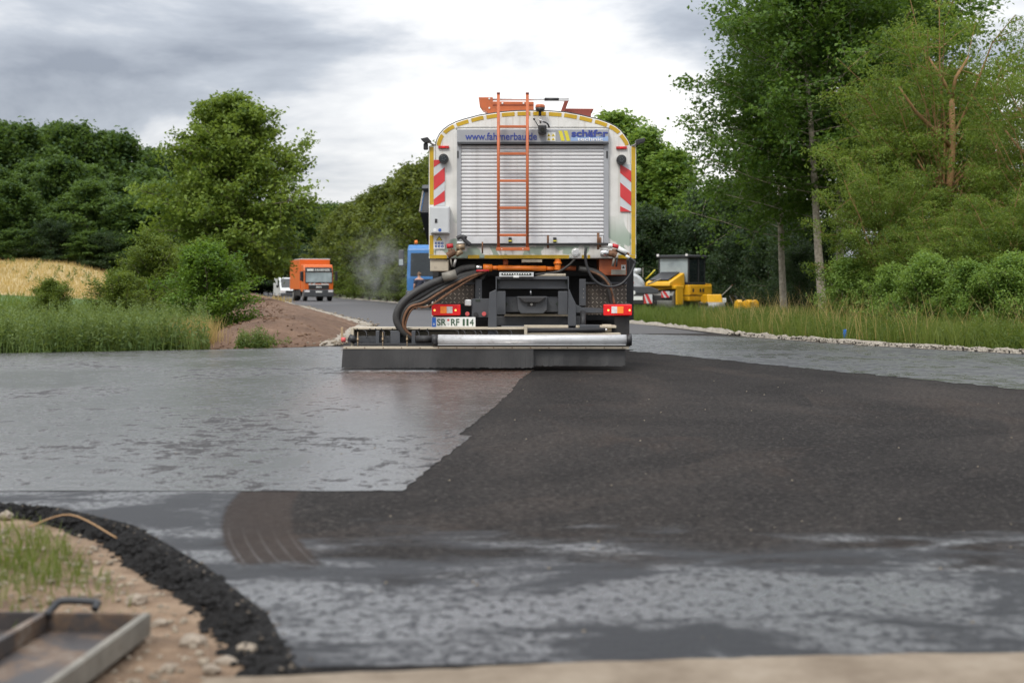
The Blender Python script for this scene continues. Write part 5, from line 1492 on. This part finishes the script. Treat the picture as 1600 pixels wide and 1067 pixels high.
# thick hoses looping out to the bar on the left
hs = empty('hose_bundle'); hs.parent = truck
base_h = [(760, 424), (728, 427), (700, 433), (672, 444), (645, 459), (625, 478), (619, 498), (628, 516), (644, 528), (662, 532)]
for k, (ox, oy, od, r, mt) in enumerate(((0, 0, 0, .044, 'rubber'), (7, 6, .05, .040, 'rubber'), (13, 11, .02, .026, 'rubber'), (17, 14, -.02, .016, 'rusty_metal'), (20, 16, .03, .016, 'rubber'), (24, 20, .0, .013, 'rusty_metal'))):
    pts = []
    for i, (x, y) in enumerate(base_h):
        t = i / (len(base_h) - 1)
        w = math.sin(math.pi * min(1, t * 1.15)) if t < 0.87 else 0.35
        pts.append((x + ox * w * (1 if i < 8 else 1.6), y + oy * (w if i < 5 else w * 0.15), 17.5 - 0.35 * t - 0.25 * math.sin(math.pi * t) + od))
    if k == 0:
        pts[0] = (742, 418.2, 17.52); pts[1] = (722, 420.5, 17.45)
    ttube('hose', mt, pts, r, 17.3, 12, hs)
ttube('hose_strap', 'galvanised', [(692, 434, 17.2), (713, 428, 17.2)], 0.058, 17.2, 12, hs)
ttube('hose_clamp', 'black_plastic', [(663, 441, 17.16), (670, 455, 17.18)], 0.012, 17.2, 8, hs)
ttube('side_hose', 'rubber', [(905, 420, 17.6), (930, 425, 17.55), (948, 440, 17.5), (955, 462, 17.5), (957, 480, 17.5)], 0.040, 17.5, 12, hs)
ttube('side_hose', 'rusty_metal', [(920, 423, 17.5), (940, 432, 17.45), (954, 450, 17.42), (960, 475, 17.42)], 0.014, 17.5, 8, hs)
ttube('side_hose', 'rubber', [(898, 405, 17.5), (888, 415, 17.5), (870, 425, 17.48), (836, 429, 17.45)], 0.015, 17.5, 8, hs)
for k, (x, y, r1) in enumerate(((738, 432, .10), (733, 436, .14))):
    ttube('coiled_hose', 'rubber', [(x - 16, y - 8, 17.75), (x - 12, y + 5, 17.72), (x, y + 9, 17.7), (x + 16, y + 4, 17.72), (x + 22, y - 6, 17.75)], 0.026, 17.7, 10, hs)

# wheels, rear axles, cab (ahead, hidden behind the body)
def wheel(parent, x, y, r, w, sgn):
    t_ = MB().tube([(x - w / 2, y, r), (x - w / 2 + .03, y, r), (x + w / 2 - .03, y, r), (x + w / 2, y, r)], [r * .9, r, r, r * .9], 28).build('wheel', 'tyre', parent)
    MB().tube([(x + sgn * (w / 2 + .004), y, r), (x + sgn * (w / 2 - .05), y, r)], [r * .55, r * .45], 20).build('rim', 'rim_grey', t_)
    return t_
for yy in (1.9, 3.2):
    for x in (-0.98, 0.98):
        wheel(truck, x, yy, 0.5, 0.55, 1 if x > 0 else -1)
for x in (-1.0, 1.0):
    wheel(truck, x, 7.0, 0.5, 0.32, 1 if x > 0 else -1)
bx('frame_rail', 'chassis_dark', truck, (-0.45, 0.4, 0.75), (-0.35, 8.0, 1.0))
bx('frame_rail', 'chassis_dark', truck, (0.35, 0.4, 0.75), (0.45, 8.0, 1.0))
MB().prism([(6.6, 0.6), (8.4, 0.6), (8.45, 1.7), (8.2, 2.75), (7.6, 2.95), (6.6, 2.9)], -1.2, 1.2, axis='x').build('cab', 'orange_paint', truck, 0.04)
for x in (-1.205, 1.195):
    bx('cab_window', 'glass_dark', truck, (x, 7.2, 1.75), (x + .01, 8.05, 2.5))

# ------------------------------------------------------------------ other vehicles
def std_wheel(parent, x, y, r, w, sgn):
    return wheel(parent, x, y, r, w, sgn)
# orange box truck coming down the road
D1 = 115.0
ot = empty('box_truck', ((498 - CX) / F * D1, D1, 0.005), R(17), 'orange box truck driving towards the junction beside the soil bank', 'truck')
bx('cargo_box', 'orange_far', ot, (-1.25, 1.95, 0.95), (1.25, 7.6, 3.45), 0.04)
bx('box_rim', 'van_white', ot, (-1.26, 1.94, 3.40), (1.26, 7.61, 3.47), 0.02)
cabp = [(0.0, 0.75), (-0.02, 1.45), (0.08, 2.35), (0.38, 2.95), (1.85, 3.0), (1.85, 0.75)]
cab = MB().prism(cabp, -1.18, 1.18, axis='x').build('cab', 'orange_far', ot, 0.05)
ws = MB().prism([(-0.035, 1.52), (-0.025, 1.50), (0.075, 2.36), (0.06, 2.36)], -1.06, 1.06, axis='x').build('windscreen', 'glass_pale', cab)
bx('screen_header', 'black_plastic', cab, (-1.08, 0.02, 2.36), (1.08, 0.30, 2.70), 0.01, (R(-18), 0, 0))
bx('wiper_panel', 'black_plastic', cab, (-1.08, -0.05, 1.44), (1.08, 0.02, 1.54), 0.01)
for x in (-1.10, 1.06):
    bx('screen_pillar', 'black_plastic', cab, (x, -0.03, 1.5), (x + 0.05, 0.08, 2.4), 0.01, (R(-6), 0, 0))
bx('header_sign', 'plate_white', cab, (-0.95, -0.035, 2.44), (-0.42, -0.015, 2.60), 0.005)
text('FAHRNER', 'plate_white', cab, (0.30, -0.035, 2.52), 1.22, 0.17, depth=0.004, bold=0.03)
bx('grille', 'chassis_dark', cab, (-0.82, -0.06, 0.98), (0.82, 0.0, 1.30), 0.02)
bx('grille_bar', 'van_white', cab, (-0.82, -0.075, 1.30), (0.82, -0.02, 1.36), 0.01)
text('MAN', 'plate_white', cab, (0, -0.066, 1.15), 0.42, 0.13, depth=0.004, bold=0.03)
for x in (-0.86, -0.52, 0.40, 0.70):
    MB().prism([(x, 1.37), (x + 0.14, 1.37), (x + (0.27 if x < 0 else -0.13), 1.45), (x + (0.13 if x < 0 else -0.27), 1.45)], -0.06, -0.03).build('front_stripe', 'plate_white', cab)
bx('bumper', 'chassis_grey', ot, (-1.22, -0.12, 0.35), (1.22, 0.4, 0.95), 0.06)
for x in (-0.95, 0.95):
    hl = bx('headlight', 'lamp_clear', ot, (x - 0.2, -0.14, 0.72), (x + 0.2, -0.05, 0.88), 0.02)
pl_ = bx('number_plate', 'plate_white', ot, (-0.26, -0.14, 0.70), (0.26, -0.115, 0.81), 0.005)
for x, sg in ((-1.42, -1), (1.42, 1)):
    m_ = bx('mirror', 'black_plastic', ot, (x - 0.11, -0.12, 1.65), (x + 0.11, 0.0, 2.4), 0.03)
    MB().tube([(x, -0.05, 2.3), (x - sg * .3, 0.1, 2.45)], 0.02, 6).build('mirror_arm', 'black_plastic', m_)
for x in (-1.19, 1.18):
    bx('side_window', 'glass_dark', cab, (x, 0.35, 1.6), (x + 0.012, 1.2, 2.4))
for x in (-1.0, 1.0):
    std_wheel(ot, x, 0.75, 0.48, 0.32, 1 if x > 0 else -1)
    std_wheel(ot, x, 5.6, 0.48, 0.5, 1 if x > 0 else -1)
bx('chassis', 'chassis_dark', ot, (-0.9, 0.5, 0.5), (0.9, 7.4, 0.94))
bx('side_guard', 'chassis_dark', ot, (-1.15, 2.2, 0.45), (-1.1, 4.8, 0.9))

# pale van behind it
D2 = 128.0
va = empty('van', ((455 - CX) / F * D2, D2, 0.005), R(17), 'pale van following close behind the orange box truck', 'van')
vp = [(0.0, 0.35), (-0.02, 0.85), (0.25, 1.05), (1.0, 1.95), (1.5, 2.02), (4.9, 2.0), (4.95, 0.35)]
vb = MB().prism(vp, -0.95, 0.95, axis='x').build('body', 'van_white', va, 0.06)
MB().prism([(0.30, 1.10), (0.29, 1.12), (0.955, 1.92), (0.98, 1.90)], -0.82, 0.82, axis='x').build('windscreen', 'glass_dark', vb)
bx('bumper', 'chassis_grey', va, (-0.96, -0.08, 0.3), (0.96, 0.2, 0.62), 0.04)
bx('grille', 'chassis_dark', va, (-0.5, -0.05, 0.64), (0.5, 0.05, 0.85), 0.02)
for x in (-0.75, 0.75):
    bx('headlight', 'lamp_clear', va, (x - 0.17, -0.03, 0.68), (x + 0.17, 0.1, 0.9), 0.03)
for x in (-0.96, 0.95):
    bx('side_window', 'glass_dark', vb, (x, 1.0, 1.2), (x + 0.012, 1.9, 1.8))
    bx('mirror', 'black_plastic', va, (x * 1.18 - 0.1, 0.65, 1.1), (x * 1.18 + 0.1, 0.8, 1.35), 0.03)
for x in (-0.85, 0.85):
    std_wheel(va, x, 0.9, 0.34, 0.22, 1 if x > 0 else -1)
    std_wheel(va, x, 3.9, 0.34, 0.22, 1 if x > 0 else -1)

# blue tipper with its body raised
D3 = 68.0
bt = empty('tipper_truck', ((674 - CX) / F * D3, D3, 0.005), R(-8), 'blue tipper truck with raised body, half hidden behind the spray truck', 'truck')
cb_ = MB().prism([(0.0, 0.8), (-0.03, 1.5), (0.15, 2.9), (0.4, 3.1), (1.9, 3.15), (1.9, 0.8)], -1.2, 1.2, axis='x').build('cab', 'truck_blue', bt, 0.05)
MB().prism([(-0.045, 1.6), (-0.03, 1.6), (0.12, 2.7), (0.105, 2.7)], -1.02, 1.02, axis='x').build('windscreen', 'glass_dark', cb_)
bx('grille', 'chassis_dark', cb_, (-0.85, -0.06, 0.95), (0.85, 0.0, 1.45), 0.02)
bx('bumper', 'chassis_grey', bt, (-1.23, -0.14, 0.4), (1.23, 0.4, 0.9), 0.05)
MB().cyl((-0.85, 0.5, 3.14), (-0.85, 0.5, 3.32), 0.09, 0.07, 12).build('beacon', 'pipe_orange', bt)
for x in (-1.45, 1.45):
    bx('mirror', 'black_plastic', bt, (x - 0.13, -0.15, 2.05), (x + 0.13, 0.0, 2.85), 0.04)
    bx('mirror_glass', 'glass_pale', bt, (x - 0.10, -0.156, 2.12), (x + 0.10, -0.151, 2.4))
for x in (-1.2, 1.19):
    bx('side_window', 'glass_dark', cb_, (x, 0.35, 1.7), (x + 0.012, 1.3, 2.6))
for x in (-0.93, 0.93):
    bx('headlight', 'lamp_clear', bt, (x - 0.2, -0.16, 0.6), (x + 0.2, -0.1, 0.8), 0.02)
for x in (-1.02, 1.02):
    for yy in (0.8, 5.4, 6.7):
        std_wheel(bt, x, yy, 0.5, 0.36, 1 if x > 0 else -1)
bx('chassis', 'chassis_dark', bt, (-0.5, 0.5, 0.7), (0.5, 8.0, 1.05))
tbody = empty('tipper_body', (0, 7.9, 1.2)); tbody.parent = bt
tbody.rotation_euler = (R(-38), 0, 0)
bx('floor', 'chassis_dark', tbody, (-1.22, -5.9, -0.02), (1.22, 0.0, 0.08), 0.01)
for x in (-1.25, 1.17):
    sw = bx('side_wall', 'truck_blue', tbody, (x, -5.9, 0.09), (x + 0.08, 0.0, 1.35), 0.01)
    for k in range(5):
        bx('wall_rib', 'galvanised', sw, (x - 0.05 if x < 0 else x + 0.081, -5.8 + k * 1.35, 0.1), (x - 0.001 if x < 0 else x + 0.13, -5.68 + k * 1.35, 1.33), 0.01)
bx('front_wall', 'chassis_dark', tbody, (-1.16, -5.9, 0.09), (1.16, -5.82, 1.55), 0.01)
bx('top_canopy', 'chassis_grey', tbody, (-1.27, -6.15, 1.38), (1.27, -5.2, 1.62), 0.02)
for x in (-1.27, 1.23):
    bx('front_post', 'galvanised', tbody, (x, -5.98, -0.02), (x + 0.07, -5.90, 1.5), 0.01)
ram = MB().tube([(0, 2.3, 1.0), (0, 3.2, 4.5)], 0.12, 12).build('lift_ram', 'steel_rod', bt)

# man in shorts standing at the tipper
PD = 66.5
man = empty('person', ((655 - CX) / F * PD, PD, 0.005), R(200), 'person in dark shirt and blue shorts standing at the blue tipper wheel', 'person')
def skin_mesh(name, verts, edges, radii, mat, parent, sub=2):
    me = bpy.data.meshes.new(name)
    me.from_pydata(verts, edges, [])
    o = bpy.data.objects.new(name, me); COL.objects.link(o)
    o.parent = parent
    sm = o.modifiers.new('skin', 'SKIN')
    for i, r in enumerate(radii):
        sv = me.skin_vertices[0].data[i]
        sv.radius = (r, r) if isinstance(r, (int, float)) else r
        sv.use_root = (i == 0)
    sb = o.modifiers.new('sub', 'SUBSURF'); sb.levels = sub; sb.render_levels = sub
    dg = bpy.context.evaluated_depsgraph_get()
    nm_ = bpy.data.meshes.new_from_object(o.evaluated_get(dg))
    nm_.polygons.foreach_set('use_smooth', [True] * len(nm_.polygons))
    bpy.data.objects.remove(o)
    nm_.name = name; nm_.materials.clear()
    return link(name, nm_, mat, parent)
V = [(0, 0, .95), (0, 0, 1.12), (0, .01, 1.30), (0, .01, 1.43), (0, 0, 1.52), (0, -.02, 1.60), (0, -.02, 1.70),
     (.10, 0, .90), (.11, -.02, .50), (.11, .02, .10), (.12, -.10, .04), (-.10, 0, .90), (-.12, .02, .50), (-.12, .05, .10), (-.13, -.07, .04),
     (.19, .01, 1.40), (.25, .03, 1.14), (.22, -.12, .95), (.20, -.20, .90), (-.19, .01, 1.40), (-.27, .03, 1.14), (-.20, -.16, 1.02), (-.15, -.24, 1.02)]
E = [(0, 1), (1, 2), (2, 3), (3, 4), (4, 5), (5, 6), (0, 7), (7, 8), (8, 9), (9, 10), (0, 11), (11, 12), (12, 13), (13, 14), (3, 15), (15, 16), (16, 17), (17, 18), (3, 19), (19, 20), (20, 21), (21, 22)]
Rr = [(.15, .11), (.14, .10), (.16, .11), (.12, .09), .055, (.075, .09), (.07, .08), .085, .055, .035, .035, .085, .055, .035, .035, .06, .042, .033, .032, .06, .042, .033, .032]
skin_mesh('body', V, E, Rr, 'skin', man)
skin_mesh('shirt', [(0, 0, .92), (0, 0, 1.12), (0, .01, 1.30), (0, .01, 1.42), (.19, .01, 1.40), (.245, .03, 1.20), (-.19, .01, 1.40), (-.26, .03, 1.20)], [(0, 1), (1, 2), (2, 3), (3, 4), (4, 5), (3, 6), (6, 7)], [(.175, .135), (.165, .125), (.185, .135), (.14, .11), .08, .065, .08, .065], 'cloth_navy', man)
skin_mesh('shorts', [(0, 0, .98), (0, 0, .92), (.10, 0, .86), (.115, -.01, .56), (-.10, 0, .86), (-.125, .015, .56)], [(0, 1), (1, 2), (2, 3), (1, 4), (4, 5)], [(.17, .13), (.17, .13), .11, .085, .11, .085], 'cloth_blue', man)
rh = random.Random(4)
MB().ico((0, 0.01, 1.68), 0.098, rh, (0.92, 1.05, 0.95), 2).build('hair', 'hair_brown', man)

# yellow road roller in the grass on the right
D4 = 62.0
ro = empty('road_roller', ((1062 - CX) / F * D4, D4, -0.05), R(-36), 'yellow tandem road roller with dark glazed cab parked behind the tall grass', 'road roller')
def drum(yc):
    d_ = MB().tube([(-0.66, yc, 0.5), (0.66, yc, 0.5)], 0.5, 28).build('drum', 'rim_grey', ro)
    return d_
drum(-1.35); drum(1.15)
for yc in (-1.35, 1.15):
    for x in (-0.78, 0.70):
        bx('drum_yoke', 'roller_yellow', ro, (x, yc - 0.28, 0.35), (x + 0.08, yc + 0.28, 1.12), 0.03)
    bx('yoke_beam', 'roller_yellow', ro, (-0.78, yc - 0.35, 1.03), (0.78, yc + 0.35, 1.18), 0.03)
MB().prism([(-1.95, 1.15), (-1.9, 1.32), (-0.72, 1.72), (-0.62, 1.72), (-0.62, 1.15)], -0.60, 0.60, axis='x').build('front_hood', 'roller_yellow', ro, 0.04)
MB().prism([(-1.80, 1.385), (-0.80, 1.725), (-0.82, 1.77), (-1.82, 1.43)], -0.45, 0.45, axis='x').build('hood_grille', 'black_plastic', ro, 0.01)
bx('frame', 'roller_yellow', ro, (-0.78, -0.55, 0.50), (0.78, 0.85, 1.22), 0.05)
bx('frame_panel', 'roller_yellow', ro, (-0.80, -0.5, 0.78), (0.80, 0.1, 1.20), 0.03)
bx('frame_gap', 'chassis_dark', ro, (-0.785, -0.56, 0.74), (0.785, 0.86, 0.77))
for x in (-0.808, 0.800):
    for yy in (-0.3, 0.35, 0.6):
        bx('frame_vent', 'chassis_dark', ro, (x, yy, 0.9), (x + 0.008, yy + 0.13, 1.05))
MB().prism([(0.86, 0.8), (1.9, 0.8), (1.85, 1.25), (0.86, 1.32)], -0.6, 0.6, axis='x').build('rear_hood', 'roller_yellow', ro, 0.05)
cbn = empty('roller_cab'); cbn.parent = ro
bx('cab_floor', 'chassis_dark', cbn, (-0.76, -0.55, 1.22), (0.76, 0.95, 1.32), 0.01)
bx('cab_roof', 'black_plastic', cbn, (-0.80, -0.66, 2.36), (0.80, 1.0, 2.50), 0.04)
for (x, y) in ((-0.74, -0.53), (0.70, -0.53), (-0.74, 0.88), (0.70, 0.88), (0.72, 0.30), (-0.74, 0.30)):
    bx('cab_post', 'black_plastic', cbn, (x - .02, y, 1.32), (x + 0.05, y + 0.06, 2.36), 0.01)
bx('front_pane', 'glass_pale', cbn, (-0.69, -0.515, 1.33), (0.69, -0.505, 2.35))
bx('back_pane', 'glass_dark', cbn, (-0.69, 0.90, 1.33), (0.69, 0.91, 2.35))
for x in (-0.735, 0.725):
    bx('side_pane', 'glass_dark', cbn, (x, -0.46, 1.33), (x + 0.01, 0.29, 2.35))
    bx('side_pane', 'glass_dark', cbn, (x, 0.37, 1.33), (x + 0.01, 0.87, 2.35))
for x in (-0.74, 0.68):
    bx('roof_lamp', 'lamp_clear', cbn, (x, -0.72, 2.44), (x + 0.1, -0.66, 2.54), 0.01)
bx('seat', 'black_plastic', cbn, (-0.25, 0.2, 1.33), (0.25, 0.75, 1.95), 0.05)
MB().tube([(-1.0, -1.2, 1.45), (-0.75, -1.1, 1.72), (-0.62, -1.05, 1.86)], 0.03, 8).build('grab_rail', 'slash_yellow', ro)

# walk-behind roller with its drawbar
D5 = 61.0
wr = empty('walk_behind_roller', ((1112 - CX) / F * D5, D5, -0.05), R(15), 'small yellow walk-behind roller with a long steel guide bar', 'road roller')
for yc in (-0.35, 0.35):
    MB().tube([(-0.38, yc, 0.24), (0.38, yc, 0.24)], 0.24, 20).build('drum', 'rim_grey', wr)
MB().prism([(-0.42, 0.42), (0.42, 0.42), (0.40, 0.72), (0.18, 0.80), (-0.30, 0.80)], -0.34, 0.34, axis='x').build('engine_hood', 'roller_yellow', wr, 0.04)
bx('frame', 'chassis_dark', wr, (-0.40, -0.5, 0.30), (0.40, 0.5, 0.43), 0.02)
MB().tube([(0.32, 0.0, 0.62), (1.02, 0.2, 1.16)], 0.025, 8).build('guide_bar', 'galvanised', wr)
MB().tube([(0.98, 0.05, 1.20), (1.06, 0.4, 1.16)], 0.022, 8).build('guide_handle', 'rusty_metal', wr)
bx('water_tank', 'plate_white', wr, (0.36, -0.3, 0.44), (0.56, 0.2, 0.64), 0.03)
# yellow plate compactors further along
for k, (p, w) in enumerate(((1154, 0.7), (1172, 1.25), (1184, 1.1))):
    D6 = 58.0
    pc_ = empty('plate_compactor', ((p - CX) / F * D6, D6 + 0.4 * k, -0.05), R(20 + 30 * k), 'small yellow compactor half sunk in the grass beside the walk-behind roller', 'compactor', 'yellow compactors in the grass')
    bx('base_plate', 'chassis_dark', pc_, (-0.22 * w, -0.3, 0.06), (0.22 * w, 0.3, 0.14), 0.02)
    MB().prism([(-0.18, 0.14), (0.2, 0.14), (0.16, 0.52), (-0.05, 0.60), (-0.18, 0.5)], -0.16 * w, 0.16 * w, axis='x').build('engine_cover', 'roller_yellow', pc_, 0.03)
    MB().tube([(-0.12, 0.15, 0.3), (-0.12, 0.55, 0.75), (0.12, 0.55, 0.75), (0.12, 0.15, 0.3)], 0.015, 6).build('handle', 'steel_black', pc_)

# grey tank trailer between spray truck and roller
D7 = 58.0
tt = empty('tank_trailer', ((985 - CX) / F * D7, D7, -0.03), R(-6), 'silver tank trailer with striped rear plates beside the yellow roller', 'trailer')
MB().tube([(0, 0.2, 1.12), (0, 0.3, 1.12), (0, 3.2, 1.12), (0, 3.3, 1.12)], [0.45, 0.56, 0.56, 0.45], 28).build('tank', 'tank_silver', tt)
MB().cyl((0.25, 0.5, 1.62), (0.25, 0.5, 1.86), 0.19, 0.19, 18).build('tank_dome', 'tank_silver', tt)
bx('dome_bracket', 'galvanised', tt, (0.48, 0.4, 1.5), (0.52, 0.6, 1.9))
MB().prism([(-1.1, 0.82), (1.15, 0.82), (1.15, 0.98), (0.75, 1.12), (-1.1, 1.12)], -0.1, 0.5).build('rear_deck', 'chassis_grey', tt, 0.03)
bx('rear_beam', 'chassis_dark', tt, (-1.12, -0.14, 0.38), (0.95, 0.1, 0.80), 0.03)
bx('number_strip', 'plate_white', tt, (-0.55, -0.155, 0.56), (0.50, -0.141, 0.72))
MB().cyl((0.12, -0.16, 0.86), (0.12, -0.1, 0.86), 0.09, 0.09, 18).build('speed_disc', 'plate_white', tt)
for x0, fl_ in ((0.55, 1), (1.25, -1)):
    wp_ = bx('warning_panel', 'tape_white', tt, (x0, -0.16, 0.42 if x0 < 1 else 0.66), (x0 + 0.34, -0.145, 0.80 if x0 < 1 else 0.92))
    z0 = 0.42 if x0 < 1 else 0.66; z1 = 0.80 if x0 < 1 else 0.92
    MB().prism([(x0, z0), (x0 + 0.12, z0), (x0, z1)], -0.166, -0.161).build('red_stripe', 'tape_red', wp_)
    MB().prism([(x0 + 0.22, z0), (x0 + 0.34, z0), (x0 + 0.16, z1), (x0 + 0.04, z1)], -0.166, -0.161).build('red_stripe', 'tape_red', wp_)
bx('side_arm', 'chassis_dark', tt, (0.9, -0.05, 0.55), (1.7, 0.05, 0.75), 0.02)
MB().tube([(0.7, 0.0, 1.2), (1.25, 0.0, 1.42)], 0.03, 8).build('hose_boom', 'galvanised', tt)
MB().tube([(-0.35, -0.1, 1.26), (-0.1, -0.12, 1.35), (0.15, -0.1, 1.26)], 0.03, 8).build('red_hose', 'valve_red', tt)
for x in (-0.95, 0.95):
    std_wheel(tt, x, 1.6, 0.38, 0.25, 1 if x > 0 else -1)
bx('chassis', 'chassis_dark', tt, (-0.4, 0.0, 0.38), (0.4, 4.2, 0.5))

# street lamp far off in the gap
D8 = 95.0
sl = empty('street_lamp', ((1050 - CX) / F * D8, D8, -0.06), 0, 'slender grey street lamp showing above the poplars', 'street lamp')
zl = H - (306 - HY) / F * D8
MB().tube([(0, 0, 0), (0, 0, zl - 0.4), (0.25, 0, zl - 0.05), (0.8, 0, zl)], [.09, .055, .045, .04], 10).build('pole', 'galvanised', sl)
MB().prism([(0.75, zl - 0.05), (1.35, zl - 0.03), (1.3, zl + 0.08), (0.8, zl + 0.06)], -0.12, 0.12).build('lamp_head', 'box_grey', sl, 0.02)
# marker stakes
g = gp(1320, 531)
g = ((1320 - CX) / F * 26.15, 26.15)
st_ = bx('marker_stake', 'stake_blue', None, (g[0] - .03, g[1], -0.05), (g[0] + .03, g[1] + .03, 0.23), 0.004)
tag(st_, 'short blue marker stake in the verge behind the gravel edge', 'stake')
g = gp(531, 539)
st_ = bx('wooden_stake', 'wood_stake', None, (g[0] - .02, g[1] + 0.3, -0.08), (g[0] + .02, g[1] + .34, 0.30), 0.003)
tag(st_, 'thin wooden stake at the foot of the soil bank beside the spray bar', 'stake')

# ------------------------------------------------------------------ steel tray in the near left corner
def tg(x, y, z):
    d = F * (H - z) / (y - HY)
    return Vector(((x - CX) / F * d, d, z))
tray = empty('steel_tray', (-1.2, 3.9, 0), 0, 'open rusty steel tray with black handle lying on the soil verge', 'steel tray')
def tl_pt(v): return (v[0] + 1.2, v[1] - 3.9, v[2])
c1 = tg(232, 957, 0.03)           # far right corner, top of rim
c0 = tg(60, 1080, 0.03)           # near right corner
u = (c0 - c1); u.z = 0; Lr = u.length; u.normalize()
w = Vector((u.y, -u.x, 0))
if w.x > 0: w = -w
def fr(a, b, z): return c1 + u * a + w * b + Vector((0, 0, z - c1.z))
def slab(name, mat, a0, a1, b0, b1, z0, z1, bev=0.003):
    mb_ = MB()
    p = [fr(a, b, z) for z in (z0, z1) for a, b in ((a0, b0), (a1, b0), (a1, b1), (a0, b1))]
    mb_.add([tl_pt(q) for q in p], [(0, 1, 2, 3), (4, 5, 6, 7), (0, 1, 5, 4), (1, 2, 6, 5), (2, 3, 7, 6), (3, 0, 4, 7)])
    return mb_.build(name, mat, tray, bev)
LT, WT = 0.95, 0.72
slab('tray_floor', 'tray_rust', 0, LT, 0, WT, -0.032, -0.026)
slab('right_rim', 'galvanised', -0.004, LT, -0.006, 0.0, -0.035, 0.03)
slab('rim_flange', 'galvanised', -0.004, LT, 0.001, 0.018, 0.024, 0.0302)
slab('far_rim', 'tray_rust', -0.005, 0.001, 0.0185, WT, -0.033, 0.028)
slab('near_rim', 'tray_rust', LT, LT + 0.006, 0.0, WT, -0.033, 0.028)
slab('left_rim', 'tray_rust', 0.002, LT, WT, WT + 0.006, -0.033, 0.028)
slab('divider', 'tray_rust', 0.002, LT, 0.30, 0.325, -0.025, 0.026)
hp_ = [fr(0.01, 0.30, 0.02), fr(-0.03, 0.29, 0.040), fr(-0.045, 0.27, 0.052), fr(-0.045, 0.18, 0.050), fr(-0.03, 0.165, 0.045), fr(-0.014, 0.165, 0.034)]
MB().tube([tl_pt(q) for q in smooth_path(hp_)], 0.011, 10).build('handle', 'steel_black', tray)
# dry bent stalk on the crumbs
a = gp(45, 823); b = gp(182, 836); m_ = gp(110, 817)
stalk = MB().tube(smooth_path([(a[0], a[1], 0.0), (m_[0], m_[1], 0.035), (b[0], b[1], -0.01)]), 0.0032, 6).build('dry_stalk', 'twig')
tag(stalk, 'bent dry brown stalk lying over the black asphalt crumbs', 'stalk')

# ------------------------------------------------------------------ steam
def steam(name, label, c, r, dens, sc):
    s = NT(name + '_vol')
    co = s.co('Object')
    ln = s.n('ShaderNodeVectorMath', {0: co}, operation='LENGTH').outputs['Value']
    fall = s.sstep(ln, 1.0, 0.15)
    nz = s.noise(co, sc, 4, 0.6, 0.5)
    d = s.math('MULTIPLY', s.math('MULTIPLY', fall, s.sstep(nz, 0.42, 0.68)), dens)
    v = s.n('ShaderNodeVolumePrincipled', {'Color': (0.82, 0.82, 0.84), 'Density': d, 'Anisotropy': 0.2})
    s.t.links.new(v.outputs[0], s.out.inputs[1])
    M[name + '_vol'] = s.m
    bm = bmesh.new(); bmesh.ops.create_icosphere(bm, subdivisions=3, radius=1.0)
    me = bpy.data.meshes.new(name); bm.to_mesh(me); bm.free()
    o = link(name, me, name + '_vol', loc=c)
    o.scale = r
    return tag(o, label, 'steam', kind='stuff')
cst = px(592, 425, 60)
steam('steam', 'drifting grey steam rising in front of the roadside trees', (cst[0], 60, 2.0), (1.7, 1.5, 1.9), 0.5, 2.2)
